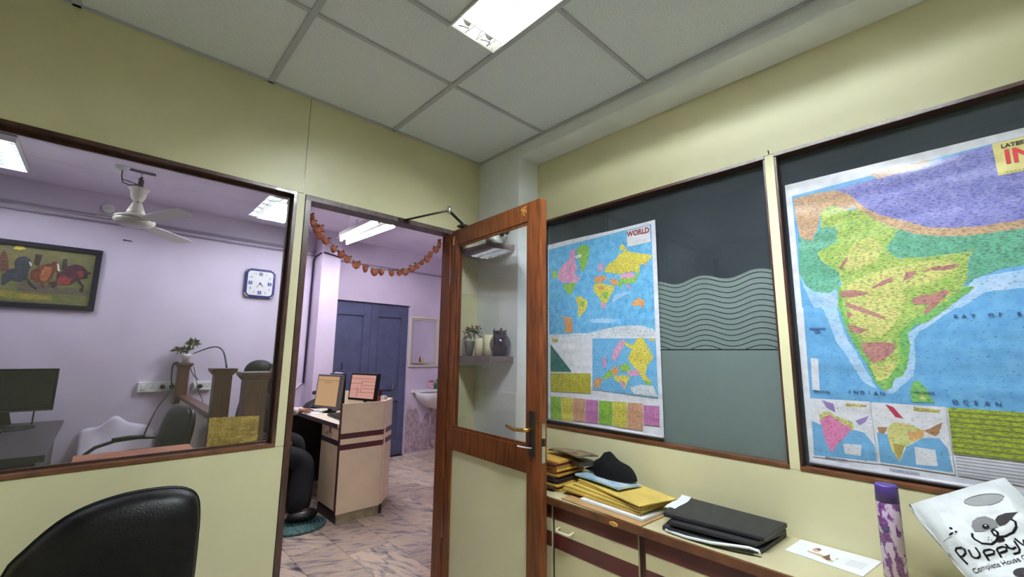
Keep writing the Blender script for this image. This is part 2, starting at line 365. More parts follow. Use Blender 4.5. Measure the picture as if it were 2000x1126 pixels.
WORLD_PRINT = [
('wsea',[(-396,1898),(-669,1904),(-891,1909),(-1016,1909),(-1016,1426),(-764,1425),(-399,1430)]),
('wice',[(-417,1428),(-581,1431),(-660,1431),(-765,1449),(-842,1458),(-941,1458),(-1002,1440),(-1016,1426),(-1016,1409),(-399,1418)]),
('wpink',[(-455,1741),(-469,1767),(-491,1792),(-544,1825),(-549,1862),(-587,1874),(-578,1820),(-594,1764),(-577,1739),(-614,1714),(-584,1690),(-499,1701),(-473,1718)]),
('wgreen',[(-419,1774),(-455,1772),(-460,1734),(-423,1735)]),
('wgreen',[(-495,1693),(-585,1693),(-576,1666),(-546,1629),(-525,1644),(-508,1666)]),
('wgreen',[(-587,1859),(-629,1887),(-677,1864),(-664,1807),(-651,1769),(-626,1738),(-615,1767),(-603,1829)]),
('wpale',[(-578,1834),(-624,1836),(-619,1820),(-586,1819)]),
('wyellow',[(-583,1619),(-616,1617),(-659,1586),(-647,1549),(-618,1525),(-602,1503),(-594,1533),(-599,1571),(-583,1599)]),
('wgreen',[(-608,1597),(-639,1588),(-631,1563),(-611,1571)]),
('wyellow',[(-696,1666),(-726,1675),(-785,1656),(-817,1646),(-805,1623),(-768,1571),(-756,1544),(-738,1548),(-736,1592),(-695,1634)]),
('wgreen',[(-740,1623),(-784,1625),(-772,1589),(-747,1598)]),
('worange',[(-718,1660),(-756,1656),(-755,1637),(-726,1640)]),
('wpink',[(-739,1573),(-765,1574),(-756,1545),(-740,1550)]),
('worange',[(-700,1704),(-727,1707),(-757,1709),(-775,1688),(-726,1674),(-700,1678)]),
('wpink',[(-720,1738),(-736,1769),(-757,1769),(-749,1729)]),
('wyellow',[(-754,1727),(-788,1762),(-831,1780),(-846,1799),(-888,1808),(-927,1792),(-1016,1768),(-1003,1747),(-951,1726),(-950,1695),(-911,1707),(-843,1703),(-787,1717)]),
('wyellow',[(-847,1821),(-862,1850),(-888,1814),(-881,1803)]),
('wpink',[(-843,1697),(-898,1706),(-927,1690),(-910,1672),(-856,1678)]),
('wgreen',[(-849,1682),(-910,1675),(-927,1682),(-944,1703),(-950,1695),(-926,1652),(-882,1651),(-842,1662)]),
('worange',[(-786,1684),(-835,1681),(-842,1656),(-806,1652)]),
('wgreen',[(-828,1657),(-862,1659),(-851,1633)]),
('wpink',[(-876,1649),(-905,1640),(-895,1623)]),
('worange',[(-903,1559),(-939,1582),(-972,1566),(-964,1535),(-938,1547),(-907,1547)]),
('worange',[(-974,1737),(-991,1743),(-983,1715)]),
('worange',[(-480,1520),(-502,1525),(-511,1515),(-557,1517),(-560,1437),(-510,1437),(-508,1508)]),
('wglare',[(-661,1497),(-752,1501),(-836,1485),(-780,1473),(-684,1480)]),  # pale streaks on the sea, reflections on the laminate put in as colour
('wglare',[(-812,1604),(-868,1617),(-908,1610),(-853,1594),(-797,1569)]),
('wtitle',[(-891,1903),(-1009,1905),(-1011,1828),(-892,1826)]),
('wtri',[(-410,1378),(-409,1235),(-552,1240)]),
('wtable',[(-409,1228),(-669,1236),(-667,1140),(-409,1133)]),
('weusea',[(-683,1404),(-1016,1398),(-1018,1145),(-678,1160)]),
('wpink',[(-792,1308),(-804,1352),(-842,1392),(-864,1398),(-852,1358),(-826,1321),(-810,1296)]),
('wyellow',[(-853,1389),(-905,1370),(-927,1400),(-954,1403),(-1003,1316),(-969,1275),(-961,1240),(-986,1217),(-979,1200),(-947,1221),(-928,1250),(-895,1285),(-875,1309),(-898,1352),(-863,1370)]),
('wpink',[(-739,1307),(-758,1320),(-761,1269),(-741,1266)]),
('wgreen',[(-736,1218),(-772,1254),(-801,1252),(-793,1227),(-755,1209)]),
('worange',[(-787,1258),(-817,1277),(-830,1247),(-801,1227)]),
('wgreen',[(-831,1277),(-875,1291),(-894,1255),(-845,1247)]),
('wpink',[(-866,1254),(-929,1262),(-931,1238),(-887,1231)]),
('worange',[(-686,1196),(-709,1220),(-740,1212),(-716,1169),(-690,1171)]),
('wyellow',[(-801,1227),(-859,1235),(-886,1225),(-872,1206),(-857,1175),(-836,1198),(-807,1209)]),
('wpink',[(-829,1210),(-858,1205),(-856,1169),(-843,1180)]),
('wgreen',[(-954,1219),(-989,1212),(-985,1197),(-959,1202)]),
('wice',[(-885,1183),(-940,1198),(-998,1195),(-1015,1151),(-898,1154)]),
('wgold2',[(-987,1399),(-1013,1398),(-1011,1387),(-987,1387)]),
('wgold2',[(-420,1411),(-462,1406),(-460,1392),(-419,1395)]),
('wc1',[(-409,1108),(-480,1110),(-479,994),(-410,996)]),
('wc2',[(-483,1111),(-557,1112),(-555,992),(-482,994)]),
('wc3',[(-560,1111),(-633,1112),(-631,1003),(-559,1001)]),
('wc4',[(-636,1111),(-710,1112),(-708,1006),(-634,1003)]),
('wc1',[(-714,1112),(-788,1113),(-785,1006),(-712,1006)]),
('wc2',[(-791,1114),(-865,1116),(-861,1002),(-788,1005)]),
('wc3',[(-869,1116),(-944,1117),(-941,1003),(-865,1003)]),
('wc4',[(-947,1111),(-1021,1113),(-1019,1031),(-946,1029)]),
]
HORSE_PRINT = [
('hsky',[(-2259,2165),(-2031,2169),(-1686,2160),(-1685,1970),(-2231,1938)]),
('hgrassy',[(-2231,1941),(-1686,1978),(-1688,1704),(-2202,1712)]),
('hyel',[(-2213,1794),(-2075,1775),(-1917,1771),(-1922,1736),(-2069,1728),(-2206,1742)]),
('hmist',[(-2245,2089),(-2181,2101),(-2050,2019),(-2144,1977),(-2233,1991)]),
('hdust',[(-2130,1864),(-2032,1876),(-1897,1843),(-1750,1860),(-1701,1836),(-1701,1793),(-1938,1790),(-2121,1791)]),
('hsun',[(-2179,2132),(-2171,2156),(-2150,2166),(-2127,2164),(-2112,2144),(-2145,2127)]),
('hred',[(-2231,1938),(-2245,2049),(-2234,2105),(-2220,2114),(-2203,2063),(-2192,2024),(-2184,1944)]),
('hblack',[(-2209,1834),(-2215,1913),(-2186,1957),(-2153,1976),(-2164,2028),(-2146,2065),(-2112,2081),(-2078,2063),(-2059,2003),(-2069,1988),(-2075,1960),(-2076,1898),(-2113,1866),(-2163,1880),(-2195,1829)]),
('hdark',[(-2055,2025),(-2052,2112),(-2037,2108),(-2015,2112),(-2017,2052),(-2025,2008)]),
('hbrown',[(-2064,1906),(-2061,1962),(-2025,2008),(-2004,2026),(-1950,2048),(-1943,2070),(-1922,2056),(-1896,1978),(-1911,1961),(-1927,1980),(-1937,1937),(-1954,1885),(-1988,1888),(-2023,1877)]),
('hbrownl',[(-2011,1927),(-1993,2013),(-1947,2020),(-1948,1949),(-1969,1891),(-1992,1888)]),
('hwhite',[(-1923,2045),(-1914,2050),(-1897,1985),(-1909,1987)]),
('hwhite',[(-2085,2041),(-2072,2039),(-2062,2003),(-2070,2005)]),
('hdark',[(-1891,2000),(-1892,2093),(-1868,2100),(-1860,2048),(-1867,2000)]),
('hdkred',[(-1915,1954),(-1885,1986),(-1856,2034),(-1809,2059),(-1762,2048),(-1731,2008),(-1710,2004),(-1713,1981),(-1734,1986),(-1754,1939),(-1792,1913),(-1823,1880),(-1881,1873),(-1908,1898)]),
('hred2',[(-1902,1892),(-1898,1935),(-1861,1950),(-1829,1930),(-1812,1961),(-1828,1880),(-1885,1869)]),
('hred2',[(-1797,1999),(-1762,2011),(-1752,1961),(-1775,1944)]),
('hblack2',[(-1793,1927),(-1779,1936),(-1737,1876),(-1740,1818),(-1763,1837),(-1751,1867)]),
('hblack2',[(-2081,1897),(-2069,1898),(-2038,1848),(-2013,1830),(-2015,1809),(-2046,1840)]),
('hblack2',[(-1782,2045),(-1748,2020),(-1719,1951),(-1738,1934),(-1757,2005)]),
('hbrown',[(-1996,1880),(-1977,1883),(-1974,1834),(-1990,1832)]),
('hdkred',[(-1950,1886),(-1908,1898),(-1898,1857),(-1925,1840)]),
]
GARLAND = [(-922,1942),(-912,1918),(-896,1888),(-884,1898),(-876,1865),(-849,1843),(-810,1811),(-772,1791),(-742,1773),(-695,1753),(-648,1742),(-599,1730),(-562,1733),(-504,1737),(-460,1745),(-425,1755),(-385,1778),(-353,1798),(-325,1823),(-294,1846),(-275,1875),(-240,1910),(-220,1938),(-218,1960)]

# ================================================================ THE CABIN (near room)
CEIL = 2.47
XB = 0.151            # face of the right partition
fl = thing('floor', (-0.2, 0, 0), kind='structure')
box('slab', mat('cement_floor', (120, 112, 106), 0.6, var=0.15, vscale=6), fl, -3.6, 3.2, -3.3, 3.6, -0.12, -0.012)
box('cabin_paving', mat('cabin_marble', (214, 208, 200), 0.35, var=0.1, vscale=5), fl, -2.6, 0.15, -3.2, 0.0, -0.012, 0.0)
box('side_room_bounce_floor', mat('pale_bounce_floor', (206, 204, 202), 0.4, var=0.1, vscale=5), fl, 0.20, 3.0, -3.25, -0.2, -0.012, 0.0)  # unseen pale floor layer, added to bounce lamp light up into the side room

def marble():
    m = bpy.data.materials.new('veined_marble'); m.use_nodes = True
    nt = m.node_tree; b = nt.nodes['Principled BSDF']; L = nt.links.new
    b.inputs['Roughness'].default_value = 0.32
    tc = nt.nodes.new('ShaderNodeTexCoord'); oi = nt.nodes.new('ShaderNodeObjectInfo')
    mu = nt.nodes.new('ShaderNodeVectorMath'); mu.operation = 'SCALE'; mu.inputs[0].default_value = (37.0, 61.0, 13.0)
    L(oi.outputs['Random'], mu.inputs['Scale'])
    ad = nt.nodes.new('ShaderNodeVectorMath'); ad.operation = 'ADD'
    L(tc.outputs['Object'], ad.inputs[0]); L(mu.outputs[0], ad.inputs[1])
    vr = nt.nodes.new('ShaderNodeVectorRotate'); vr.rotation_type = 'Z_AXIS'
    am = nt.nodes.new('ShaderNodeMath'); am.operation = 'MULTIPLY'; am.inputs[1].default_value = 1.6
    L(oi.outputs['Random'], am.inputs[0]); L(am.outputs[0], vr.inputs['Angle']); L(ad.outputs[0], vr.inputs['Vector'])
    mp = nt.nodes.new('ShaderNodeMapping'); mp.inputs['Scale'].default_value = (1.5, 6.0, 1.0)
    L(vr.outputs[0], mp.inputs['Vector'])
    n1 = nt.nodes.new('ShaderNodeTexNoise'); n1.inputs['Scale'].default_value = 3.0; n1.inputs['Detail'].default_value = 9
    n1.inputs['Roughness'].default_value = 0.62; n1.inputs['Distortion'].default_value = 1.4
    L(mp.outputs[0], n1.inputs['Vector'])
    cr = nt.nodes.new('ShaderNodeValToRGB'); e = cr.color_ramp.elements
    e[0].position = 0.32; e[0].color = lin((84, 78, 84))
    e[1].position = 0.42; e[1].color = lin((176, 166, 158))
    for pos, c in ((0.52, (220, 206, 190)), (0.60, (226, 206, 172)), (0.72, (192, 178, 170))):
        k = e.new(pos); k.color = lin(c)
    L(n1.outputs[0], cr.inputs[0])
    n2 = nt.nodes.new('ShaderNodeTexNoise'); n2.inputs['Scale'].default_value = 1.1; L(ad.outputs[0], n2.inputs['Vector'])
    mx = nt.nodes.new('ShaderNodeMix'); mx.data_type = 'RGBA'; mx.blend_type = 'MULTIPLY'; mx.inputs[0].default_value = 0.8
    cr2 = nt.nodes.new('ShaderNodeValToRGB'); cr2.color_ramp.elements[0].color = lin((205, 194, 190)); cr2.color_ramp.elements[1].color = lin((255, 250, 238))
    L(oi.outputs['Random'], cr2.inputs[0]); L(cr.outputs[0], mx.inputs[6]); L(cr2.outputs[0], mx.inputs[7])
    L(mx.outputs[2], b.inputs['Base Color'])
    return m
MARBLE = marble()
# marble slabs of the office floor, laid in staggered columns along y
tw, tl = 0.295, 0.60
col_i = -11
while True:
    x0 = -0.515 + col_i*tw
    if x0 > 2.6: break
    yy = 0.05 - ((col_i*0.37) % 1.0)*tl
    while yy < 3.35:
        a, b = max(yy, 0.05), min(yy+tl, 3.35)
        if b-a > 0.03:
            s_ = 0.0012
            vis = -1.0 < x0 < 2.3
            if vis:
                MB().hexa([(x0+.001, a+.001, -0.012), (x0+tw-.001, a+.001, -0.012), (x0+tw-.001, b-.001, -0.012), (x0+.001, b-.001, -0.012)],
                      [(x0+s_, a+s_, 0), (x0+tw-s_, a+s_, 0), (x0+tw-s_, b-s_, 0), (x0+s_, b-s_, 0)]).build('tile', MARBLE, fl)
        yy += tl
    col_i += 1
box('office_paving', MARBLE, fl, -3.5, -0.515-tw*1-0.295-0.002, 0.05, 3.35, -0.012, 0.0)

# ceiling with its metal grid and boards
ce = thing('ceiling', (-1.2, -1.6, CEIL), kind='structure')
GX = [-2.6, -2.33, -1.75, -1.16, -0.582, 0.0]
GY = [0.0, -0.53, -1.12, -1.71, -2.3, -2.9, -3.2]
LX0, LX1, LY0, LY1 = -0.795, -0.594, -0.81, -2.03
for i in range(len(GX)-1):
    for j in range(len(GY)-1):
        x0, x1, y1, y0 = GX[i], GX[i+1], GY[j], GY[j+1]
        rects = [(x0, x1, y0, y1)]
        if i == 3:
            rects = []
            if y1 > LY0 > y0: rects += [(x0, x1, LY0, y1), (x0, LX0, y0, LY0)]
            elif y1 <= LY0 and y0 >= LY1: rects.append((x0, LX0, y0, y1))
            elif y1 > LY1 > y0: rects += [(x0, LX0, LY1, y1), (x0, x1, y0, LY1)]
            else: rects.append((x0, x1, y0, y1))
        for r in rects:
            box('ceiling_board', CEILT, ce, r[0]+.002, r[1]-.002, r[2]+.002, r[3]-.002, CEIL+.002, CEIL+.014)
def tee(x0, x1, y0, y1):
    box('grid_tee', GRID, ce, x0, x1, y0, y1, CEIL-.006, CEIL+.001)
for x in GX[1:-1]:
    tee(x-.011, x+.011, -3.2, 0)
for y in GY[1:-1]:
    for i in range(len(GX)-1):
        a, b = GX[i]+.011, GX[i+1]-.011
        if i == 3 and LY1 < y < LY0: b = LX0
        tee(a, b, y-.008, y+.008)
tee(-1.149, LX0, LY0-.006, LY0+.010)
tee(-2.6, 0, -.014, 0); tee(-.014, 0, -3.2, -.014); tee(-2.6, -2.586, -3.2, -.014); tee(-2.586, -.014, -3.2, -3.186)
box('slab', mat('soffit_concrete', (120, 120, 120), .9), ce, -2.7, 0.25, -3.3, 0.05, CEIL+.12, CEIL+.2)

# front partition (with the big window and the door)
wf = thing('wall_front', (-1.3, 0, 0), kind='structure')
TH = 0.05
box('panel', CREAM, wf, -2.6, -0.9915, 0, TH, 2.014, CEIL+.01, .0012)
box('panel', CREAM, wf, -0.9895, 0.0, 0, TH, 2.012, CEIL+.01, .0012)
box('panel', CREAM, wf, -2.6, -0.980, 0, TH, 0.0, 0.946, .0012)
box('panel', CREAM, wf, -1.0125, -0.980, 0, TH, 0.9475, 2.0125, .0012)
box('panel', CREAM, wf, -0.176, 0.0, 0, TH, 0.0, 2.011, .0012)
box('upper_infill', LILAC, wf, -2.6, 0.25, TH, TH+.02, CEIL-.1, 2.74)
box('seam_strip', BROWN, wf, -0.9915, -0.9895, .002, TH, 2.014, CEIL)
# right partition under a plastered beam and column
wr = thing('wall_right', (XB, -1.7, 0), kind='structure')
W1A, W1B = -0.362, -1.4955
W2A, W2B = -1.5255, -2.75
box('panel', CREAM, wr, XB, XB+TH, -3.2, -0.34, 2.059, 2.402, .001)
box('panel', CREAM, wr, XB, XB+TH, -3.2, -0.34, 0, 0.956, .001)
box('panel', CREAM, wr, XB, XB+TH, W2A, W1B, 0.957, 2.058, .001)
box('panel', CREAM, wr, XB, XB+TH, W1A, -0.34, 0.957, 2.058, .001)
box('panel', CREAM, wr, XB, XB+TH, -3.2, W2B, 0.957, 2.058, .001)
box('beam', PLASTER, wr, 0.0, 0.26, -3.2, -0.34, 2.402, 2.66)
box('column', PLASTER, wr, 0.0, 0.26, -0.34, 0.05, 0, 2.66)
for a, b in ((0, .42), (.4215, 0.9), (.9015, 1.13)):
    box('tile', mat('white_glazed_tile', (236, 240, 240), .3), wr, -0.004, 0.0, -0.339, -0.001, a, b)
MB().tube([(XB-.001, -1.512, 2.062), (XB-.022, -1.516, 2.066)], .0022, 6).build('nail', DKMETAL, wr)
wl = thing('wall_left', (-2.6, -1.6, 0), kind='structure')
box('panel', CREAM, wl, -2.65, -2.6, -3.25, 0.05, 0, CEIL+.1)
wb = thing('wall_back', (-1.2, -3.2, 0), kind='structure')
box('panel', CREAM, wb, -2.65, 0.2, -3.25, -3.2, 0, CEIL+.1)

# window in the front partition
def window_x(name, x0, x1, z0, z1, y0, y1, glass_y, gm):
    w = thing(name, ((x0+x1)/2, y0, z0), kind='structure')
    t = .014
    box('frame_head', BROWN, w, x0, x1, y0, y1, z1-t, z1, .001)
    box('frame_sill', EDGE, w, x0, x1, y0, y1, z0, z0+t, .001)
    box('frame_jamb', BROWN, w, x0, x0+t, y0, y1, z0+t, z1-t, .001)
    box('frame_jamb', BROWN, w, x1-t, x1, y0, y1, z0+t, z1-t, .001)
    for a, b, c, d in ((x0+t, x1-t, z1-t-.010, z1-t), (x0+t, x1-t, z0+t, z0+t+.008), (x0+t, x0+t+.010, z0+t+.008, z1-t-.010), (x1-t-.010, x1-t, z0+t+.008, z1-t-.010)):
        box('glazing_bead', BROWN, w, a, b, glass_y-.012, glass_y-.002, c, d)
    box('pane', gm, w, x0+t, x1-t, glass_y-.002, glass_y+.002, z0+t, z1-t)
    return w
window_x('window_1', -2.5, -1.013, 0.947, 2.0135, -0.003, 0.058, 0.046, GLASS)

def window_y(name, ya, yb, z0, z1):
    w = thing(name, (XB, (ya+yb)/2, z0), kind='structure')
    t, x0, x1 = .012, XB-.003, XB+.058
    box('frame_head', BROWN, w, x0, x1, yb, ya, z1-t, z1, .001)
    box('frame_sill', EDGE, w, x0, x1, yb, ya, z0, z0+t, .001)
    box('frame_jamb', BROWN, w, x0+.006, x1, ya-t*.6, ya, z0+t, z1-t, .001)
    box('frame_jamb', BROWN, w, x0+.006, x1, yb, yb+t*.6, z0+t, z1-t, .001)
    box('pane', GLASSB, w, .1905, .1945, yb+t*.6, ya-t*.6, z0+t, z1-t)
    return w
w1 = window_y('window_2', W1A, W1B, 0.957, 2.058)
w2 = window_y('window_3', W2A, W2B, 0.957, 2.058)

# frosted film on the first right-hand window
WPH = math.pi/2 + 1.224*2*math.pi/.2075     # a crest of the waves lies at y = -1.224
def film_mat():
    m = bpy.data.materials.new('frosted_wave_film'); m.use_nodes = True
    nt = m.node_tree; nt.nodes.clear(); L = nt.links.new
    o = nt.nodes.new('ShaderNodeOutputMaterial')
    d = nt.nodes.new('ShaderNodeBsdfPrincipled'); d.inputs['Base Color'].default_value = lin((95, 109, 106)); d.inputs['Roughness'].default_value = .45
    t = nt.nodes.new('ShaderNodeBsdfTransparent'); t.inputs[0].default_value = lin((150, 158, 160))
    tc = nt.nodes.new('ShaderNodeTexCoord'); sp = nt.nodes.new('ShaderNodeSeparateXYZ'); L(tc.outputs['Object'], sp.inputs[0])
    def mth(op, a, b=None):
        n = nt.nodes.new('ShaderNodeMath'); n.operation = op
        for i, v in enumerate((a, b)):
            if v is None: continue
            if isinstance(v, (int, float)): n.inputs[i].default_value = v
            else: L(v, n.inputs[i])
        return n.outputs[0]
    ph = mth('MULTIPLY', sp.outputs['Y'], 2*math.pi/0.2075)
    ph = mth('ADD', ph, WPH)
    wv = mth('MULTIPLY', mth('SINE', ph), -0.0125)
    zz = mth('ADD', sp.outputs['Z'], wv)
    md = mth('MODULO', mth('ADD', zz, -1.0), 0.0207)
    line = mth('LESS_THAN', md, 0.0028)
    top = mth('GREATER_THAN', sp.outputs['Z'], 1.351)
    edge = mth('MULTIPLY', mth('GREATER_THAN', sp.outputs['Z'], 1.347), mth('LESS_THAN', sp.outputs['Z'], 1.351))
    fac = mth('MAXIMUM', mth('MULTIPLY', line, top), edge)
    fac = mth('MAXIMUM', fac, 0.06)
    ms = nt.nodes.new('ShaderNodeMixShader'); L(fac, ms.inputs[0]); L(d.outputs[0], ms.inputs[1]); L(t.outputs[0], ms.inputs[2])
    L(ms.outputs[0], o.inputs[0])
    return m
def film_pts():
    ys = [W1A-.012 + (W1B-W1A+.024)*i/60 for i in range(61)]
    return ys
fm = MB(); ys = film_pts()
top = [(0.1897, y, 1.636 + .0125*math.sin(y*2*math.pi/.2075+WPH)) for y in ys]
fm.add([(0.1897, y, 0.9695) for y in ys] + top, [(i, i+1, 62+i, 61+i) for i in range(60)])
film = fm.build('frosted_film', film_mat(), w1)

# lining of the doorway and the door leaf
trim = thing('trim_1', (-0.578, 0, 0), kind='structure')
DX0, DX1 = -0.9785, -0.1775
JW = .024
GREYB = mat('worn_grey_brown_paint', (104, 92, 90), .5, var=.35, vscale=30)
box('frame_head', mat('worn_brown_head', (92, 78, 78), .42, var=.25, vscale=40), trim, DX0, DX1, -.004, .078, 2.012-JW, 2.012, .001)
box('frame_jamb', BROWN, trim, DX0, DX0+JW, -.004, .078, 0, 2.012-JW, .001)
box('frame_jamb', DOORWOOD, trim, DX1-JW, DX1, -.002, .078, 0, 2.012-JW, .001)

A2 = Vector((-0.196, -0.008)); B2 = Vector((-0.231, -0.716))
td = (B2-A2).normalized(); nd = Vector((-td.y, td.x))   # nd points to +x side (behind the leaf)
LW = (B2-A2).length
if nd.x < 0: nd = -nd
def dp(s, d, z): q = A2 + td*s + nd*d; return (q.x, q.y, z)
def dbox(name, m, par, s0, s1, d0, d1, z0, z1, bevel=0.0):
    return MB().hexa([dp(s0,d0,z0), dp(s1,d0,z0), dp(s1,d1,z0), dp(s0,d1,z0)], [dp(s0,d0,z1), dp(s1,d0,z1), dp(s1,d1,z1), dp(s0,d1,z1)]).build(name, m, par, bevel)
dr = thing('door_1', (-0.2, -0.36, 0), kind='structure')
DT = .040
dbox('stile', DOORWOOD, dr, 0, .052, 0, DT, .01, 2.004, .002)
dbox('stile', DOORWOOD, dr, .630, LW, 0, DT, .01, 2.004, .002)
dbox('rail', DOORWOOD, dr, .052, .630, 0, DT, 1.915, 2.004, .002)
dbox('rail', DOORWOOD, dr, .052, .630, 0, DT, .838, .945, .002)
dbox('rail', DOORWOOD, dr, .052, .630, 0, DT, .01, .17, .002)
for z0, z1, s0, s1 in ((.945, .957, .052, .630), (1.903, 1.915, .052, .630)):
    dbox('glazing_bead', DOORWOOD, dr, s0, s1, .004, .014, z0, z1)
for s0, s1 in ((.052, .062), (.620, .630)):
    dbox('glazing_bead', DOORWOOD, dr, s0, s1, .004, .014, .957, 1.903)
dbox('pane', GLASSD, dr, .052, .630, .016, .020, .945, 1.915)
dbox('lower_panel', CREAM, dr, .052, .630, .010, .030, .17, .838)
pl = dbox('handle_plate', DKMETAL, dr, .650, .684, -.007, 0, .912, 1.092, .003)
lev = MB().tube([dp(.667, -.004, 1.018), dp(.667, -.040, 1.018), dp(.655, -.046, 1.017), dp(.60, -.046, 1.013), dp(.548, -.044, 1.022)], [.009, .008, .008, .0075, .006], 10).build('lever', BRASS, pl, smooth=True)
MB().lathe([(.006, 0), (.006, .006)], dp(.667, -.010, .955), 10, Matrix.Rotation(math.pi/2, 3, 'Y')).build('keyhole', BLACK, pl)
MB().tube([dp(.667, -.006, .945), dp(.650, -.022, .946), dp(.600, -.024, .944)], .003, 6).build('latch_lever', CHROME, pl)
lp = dbox('lock_plate', CHROME, dr, LW, LW+.002, .010, .030, .890, 1.045)
dbox('latch', DKMETAL, lp, LW+.002, LW+.007, .014, .026, .955, .985)
for zz in (.40, 1.70):
    dbox('hinge', CHROME, dr, -.006, 0, -.004, .006, zz, zz+.09)
# small auspicious emblems stuck on the door
em = MB()
def eb(s0, s1, z0, z1):
    em.hexa([dp(s0,-.0025,z0), dp(s1,-.0025,z0), dp(s1,0,z0), dp(s0,0,z0)], [dp(s0,-.0025,z1), dp(s1,-.0025,z1), dp(s1,0,z1), dp(s0,0,z1)])
cs, cz, k = .604, 1.972, .004
eb(cs-k*.5, cs+k*.5, cz-.016, cz+.016); eb(cs-.016, cs-k*.5, cz-k*.5, cz+k*.5); eb(cs+k*.5, cs+.016, cz-k*.5, cz+k*.5)
eb(cs+k*.5, cs+.016, cz+.012, cz+.016); eb(cs-.016, cs-k*.5, cz-.016, cz-.012); eb(cs-.016, cs-.012, cz+k*.5, cz+.014); eb(cs+.012, cs+.016, cz-.014, cz-k*.5)
for a in (-1, 1):
    for b in (-1, 1): eb(cs+a*.008-.0015, cs+a*.008+.0015, cz+b*.0075-.0015, cz+b*.0075+.0015)
eb(cs-.005, cs+.005, cz-.026, cz-.020)
tag(em.build('emblem', GOLDPAINT, dr), 'tiny golden festive emblem')
em = MB()
cs, cz = .020, 1.955
eb(cs-.002, cs+.002, cz-.028, cz+.018); eb(cs-.011, cs-.008, cz-.002, cz+.016); eb(cs+.008, cs+.011, cz-.002, cz+.016); eb(cs-.011, cs+.011, cz-.006, cz-.002); eb(cs-.004, cs+.004, cz-.034, cz-.028)
tag(em.build('emblem', GOLDPAINT, dr), 'tiny golden three-pronged emblem')
# folding arm of the door closer
ca = MB().tube([(-0.50, -.012, 2.000), (-0.368, -.222, 2.034)], .0055, 8).build('closer_arm', DKMETAL, dr, smooth=True)
MB().tube([(-0.368, -.222, 2.030), (-0.205, -.118, 2.020)], .0075, 8).build('closer_arm', DKMETAL, dr, smooth=True)
MB().lathe([(.010, -.016), (.011, -.006), (.011, .012), (.008, .018)], (-0.368, -.222, 2.036), 12).build('pivot_knob', CHROME, ca, smooth=True)
box('closer_shoe', DKMETAL, dr, -0.53, -0.47, -.014, -.005, 1.990, 2.008)
MB().obox((-0.20, -.118, 2.009), (.05, .05, .010), Matrix.Identity(3)).build('closer_bracket', DKMETAL, dr)

# twin-tube light set in the cabin ceiling
TUBE = emis('tube_glow', (238, 246, 255), CABIN_LAMP)
lt = thing('ceiling_light', (-0.694, -1.42, CEIL), 'recessed twin tube light with white louvre in the cabin ceiling', 'light')
RIM = WHITEENAMEL
box('housing', RIM, lt, LX0, LX1, LY1, LY0, 2.555, 2.565)
for a, b, c, d in ((LX0, LX0+.004, LY1, LY0), (LX1-.004, LX1, LY1, LY0), (LX0+.004, LX1-.004, LY0-.004, LY0), (LX0+.004, LX1-.004, LY1, LY1+.004)):
    box('rim', RIM, lt, a, b, c, d, CEIL-.010, 2.555)
lc = (LX0+LX1)/2
box('divider', mat('lamp_divider', (150, 150, 146), .5), lt, lc-.0015, lc+.0015, LY1+.004, LY0-.060, CEIL-.007, CEIL+.012)
# end compartment with lamp holders
ep = MB().box(LX0+.004, LX1-.004, LY0-.060, LY0-.056, CEIL-.006, 2.532).build('end_baffle', RIM, lt)
for i, xx in enumerate((lc-.050, lc+.050)):
    MB().tube([(xx, LY0-.062, 2.497), (xx, LY1+.03, 2.497)], .0125, 14).build('tube', TUBE, lt, smooth=True)
    MB().lathe([(.017, 0), (.017, .02), (.012, .026)], (xx, LY0-.030, 2.490), 12, Matrix.Rotation(math.pi/2, 3, 'X')).build('lamp_holder', WHITE, lt)
    MB().tube([(xx-.02, LY0-.010, 2.474), (xx-.014, LY0-.028, 2.464), (xx+.004, LY0-.034, 2.463), (xx+.016, LY0-.020, 2.468)], .0016, 5).build('wire', DKMETAL, lt)
    ny = 9
    for j in range(ny):
        y = LY0-.10-j*.125
        xa = xx-.046; xb_ = xx+.046
        MB().hexa([(xa, y-.002, 2.463), (xb_, y-.002, 2.463), (xb_, y+.002, 2.463), (xa, y+.002, 2.463)],
                  [(xa, y-.006, 2.479), (xb_, y-.006, 2.479), (xb_, y+.006, 2.479), (xa, y+.006, 2.479)]).build('louvre_blade', RIM, lt)
for j in range(3):
    x = LX0+.05+j*.05
    MB().tube([(x, LY0-.055, 2.470), (x+.012, LY0-.006, 2.466), (x+.02, LY0-.054, 2.470)], .0012, 5).build('wire', DKMETAL, lt)

# ================================================================ THE LILAC OFFICE behind the glass
YB = 3.35; HC = 2.74
wv = thing('wall_far', (0, YB, 0), kind='structure')
box('masonry', LILAC, wv, -3.6, 0.40, YB, YB+.15, 0, HC)
box('masonry', LILAC, wv, 1.49, 2.75, YB, YB+.15, 0, HC)
box('masonry', LILAC, wv, 0.40, 1.49, YB, YB+.15, 1.975, HC)
box('pillar', LILAC, wv, 0.175, 0.385, 3.10, YB, 0, HC)
DAMP = mat('flaking_plaster', (196, 178, 186), .9, col2=(150, 132, 138), vscale=22, bump=.6, bscale=40)
MB().grid(lambda a, b: (1.492+a*.5, YB-.0015, .02+b*(.50+.10*math.sin(a*9)+.05*math.sin(a*23))), 20, 6).build('flaking_patch', DAMP, wv)
wo = thing('wall_office_left', (-3.55, 1.7, 0), kind='structure')
box('masonry', LILAC, wo, -3.6, -3.5, 0.05, YB, 0, HC)
wq = thing('wall_office_right', (2.7, 1.7, 0), kind='structure')
box('masonry', LILAC, wq, 2.65, 2.75, 0.05, YB, 0, HC)
wn = thing('wall_office_near', (1.4, .05, 0), kind='structure')
box('masonry', LILAC, wn, 0.0, 2.7, 0.05, .12, 0, HC)
box('masonry', LILAC, wn, -3.6, -2.55, 0.05, .12, 0, HC)
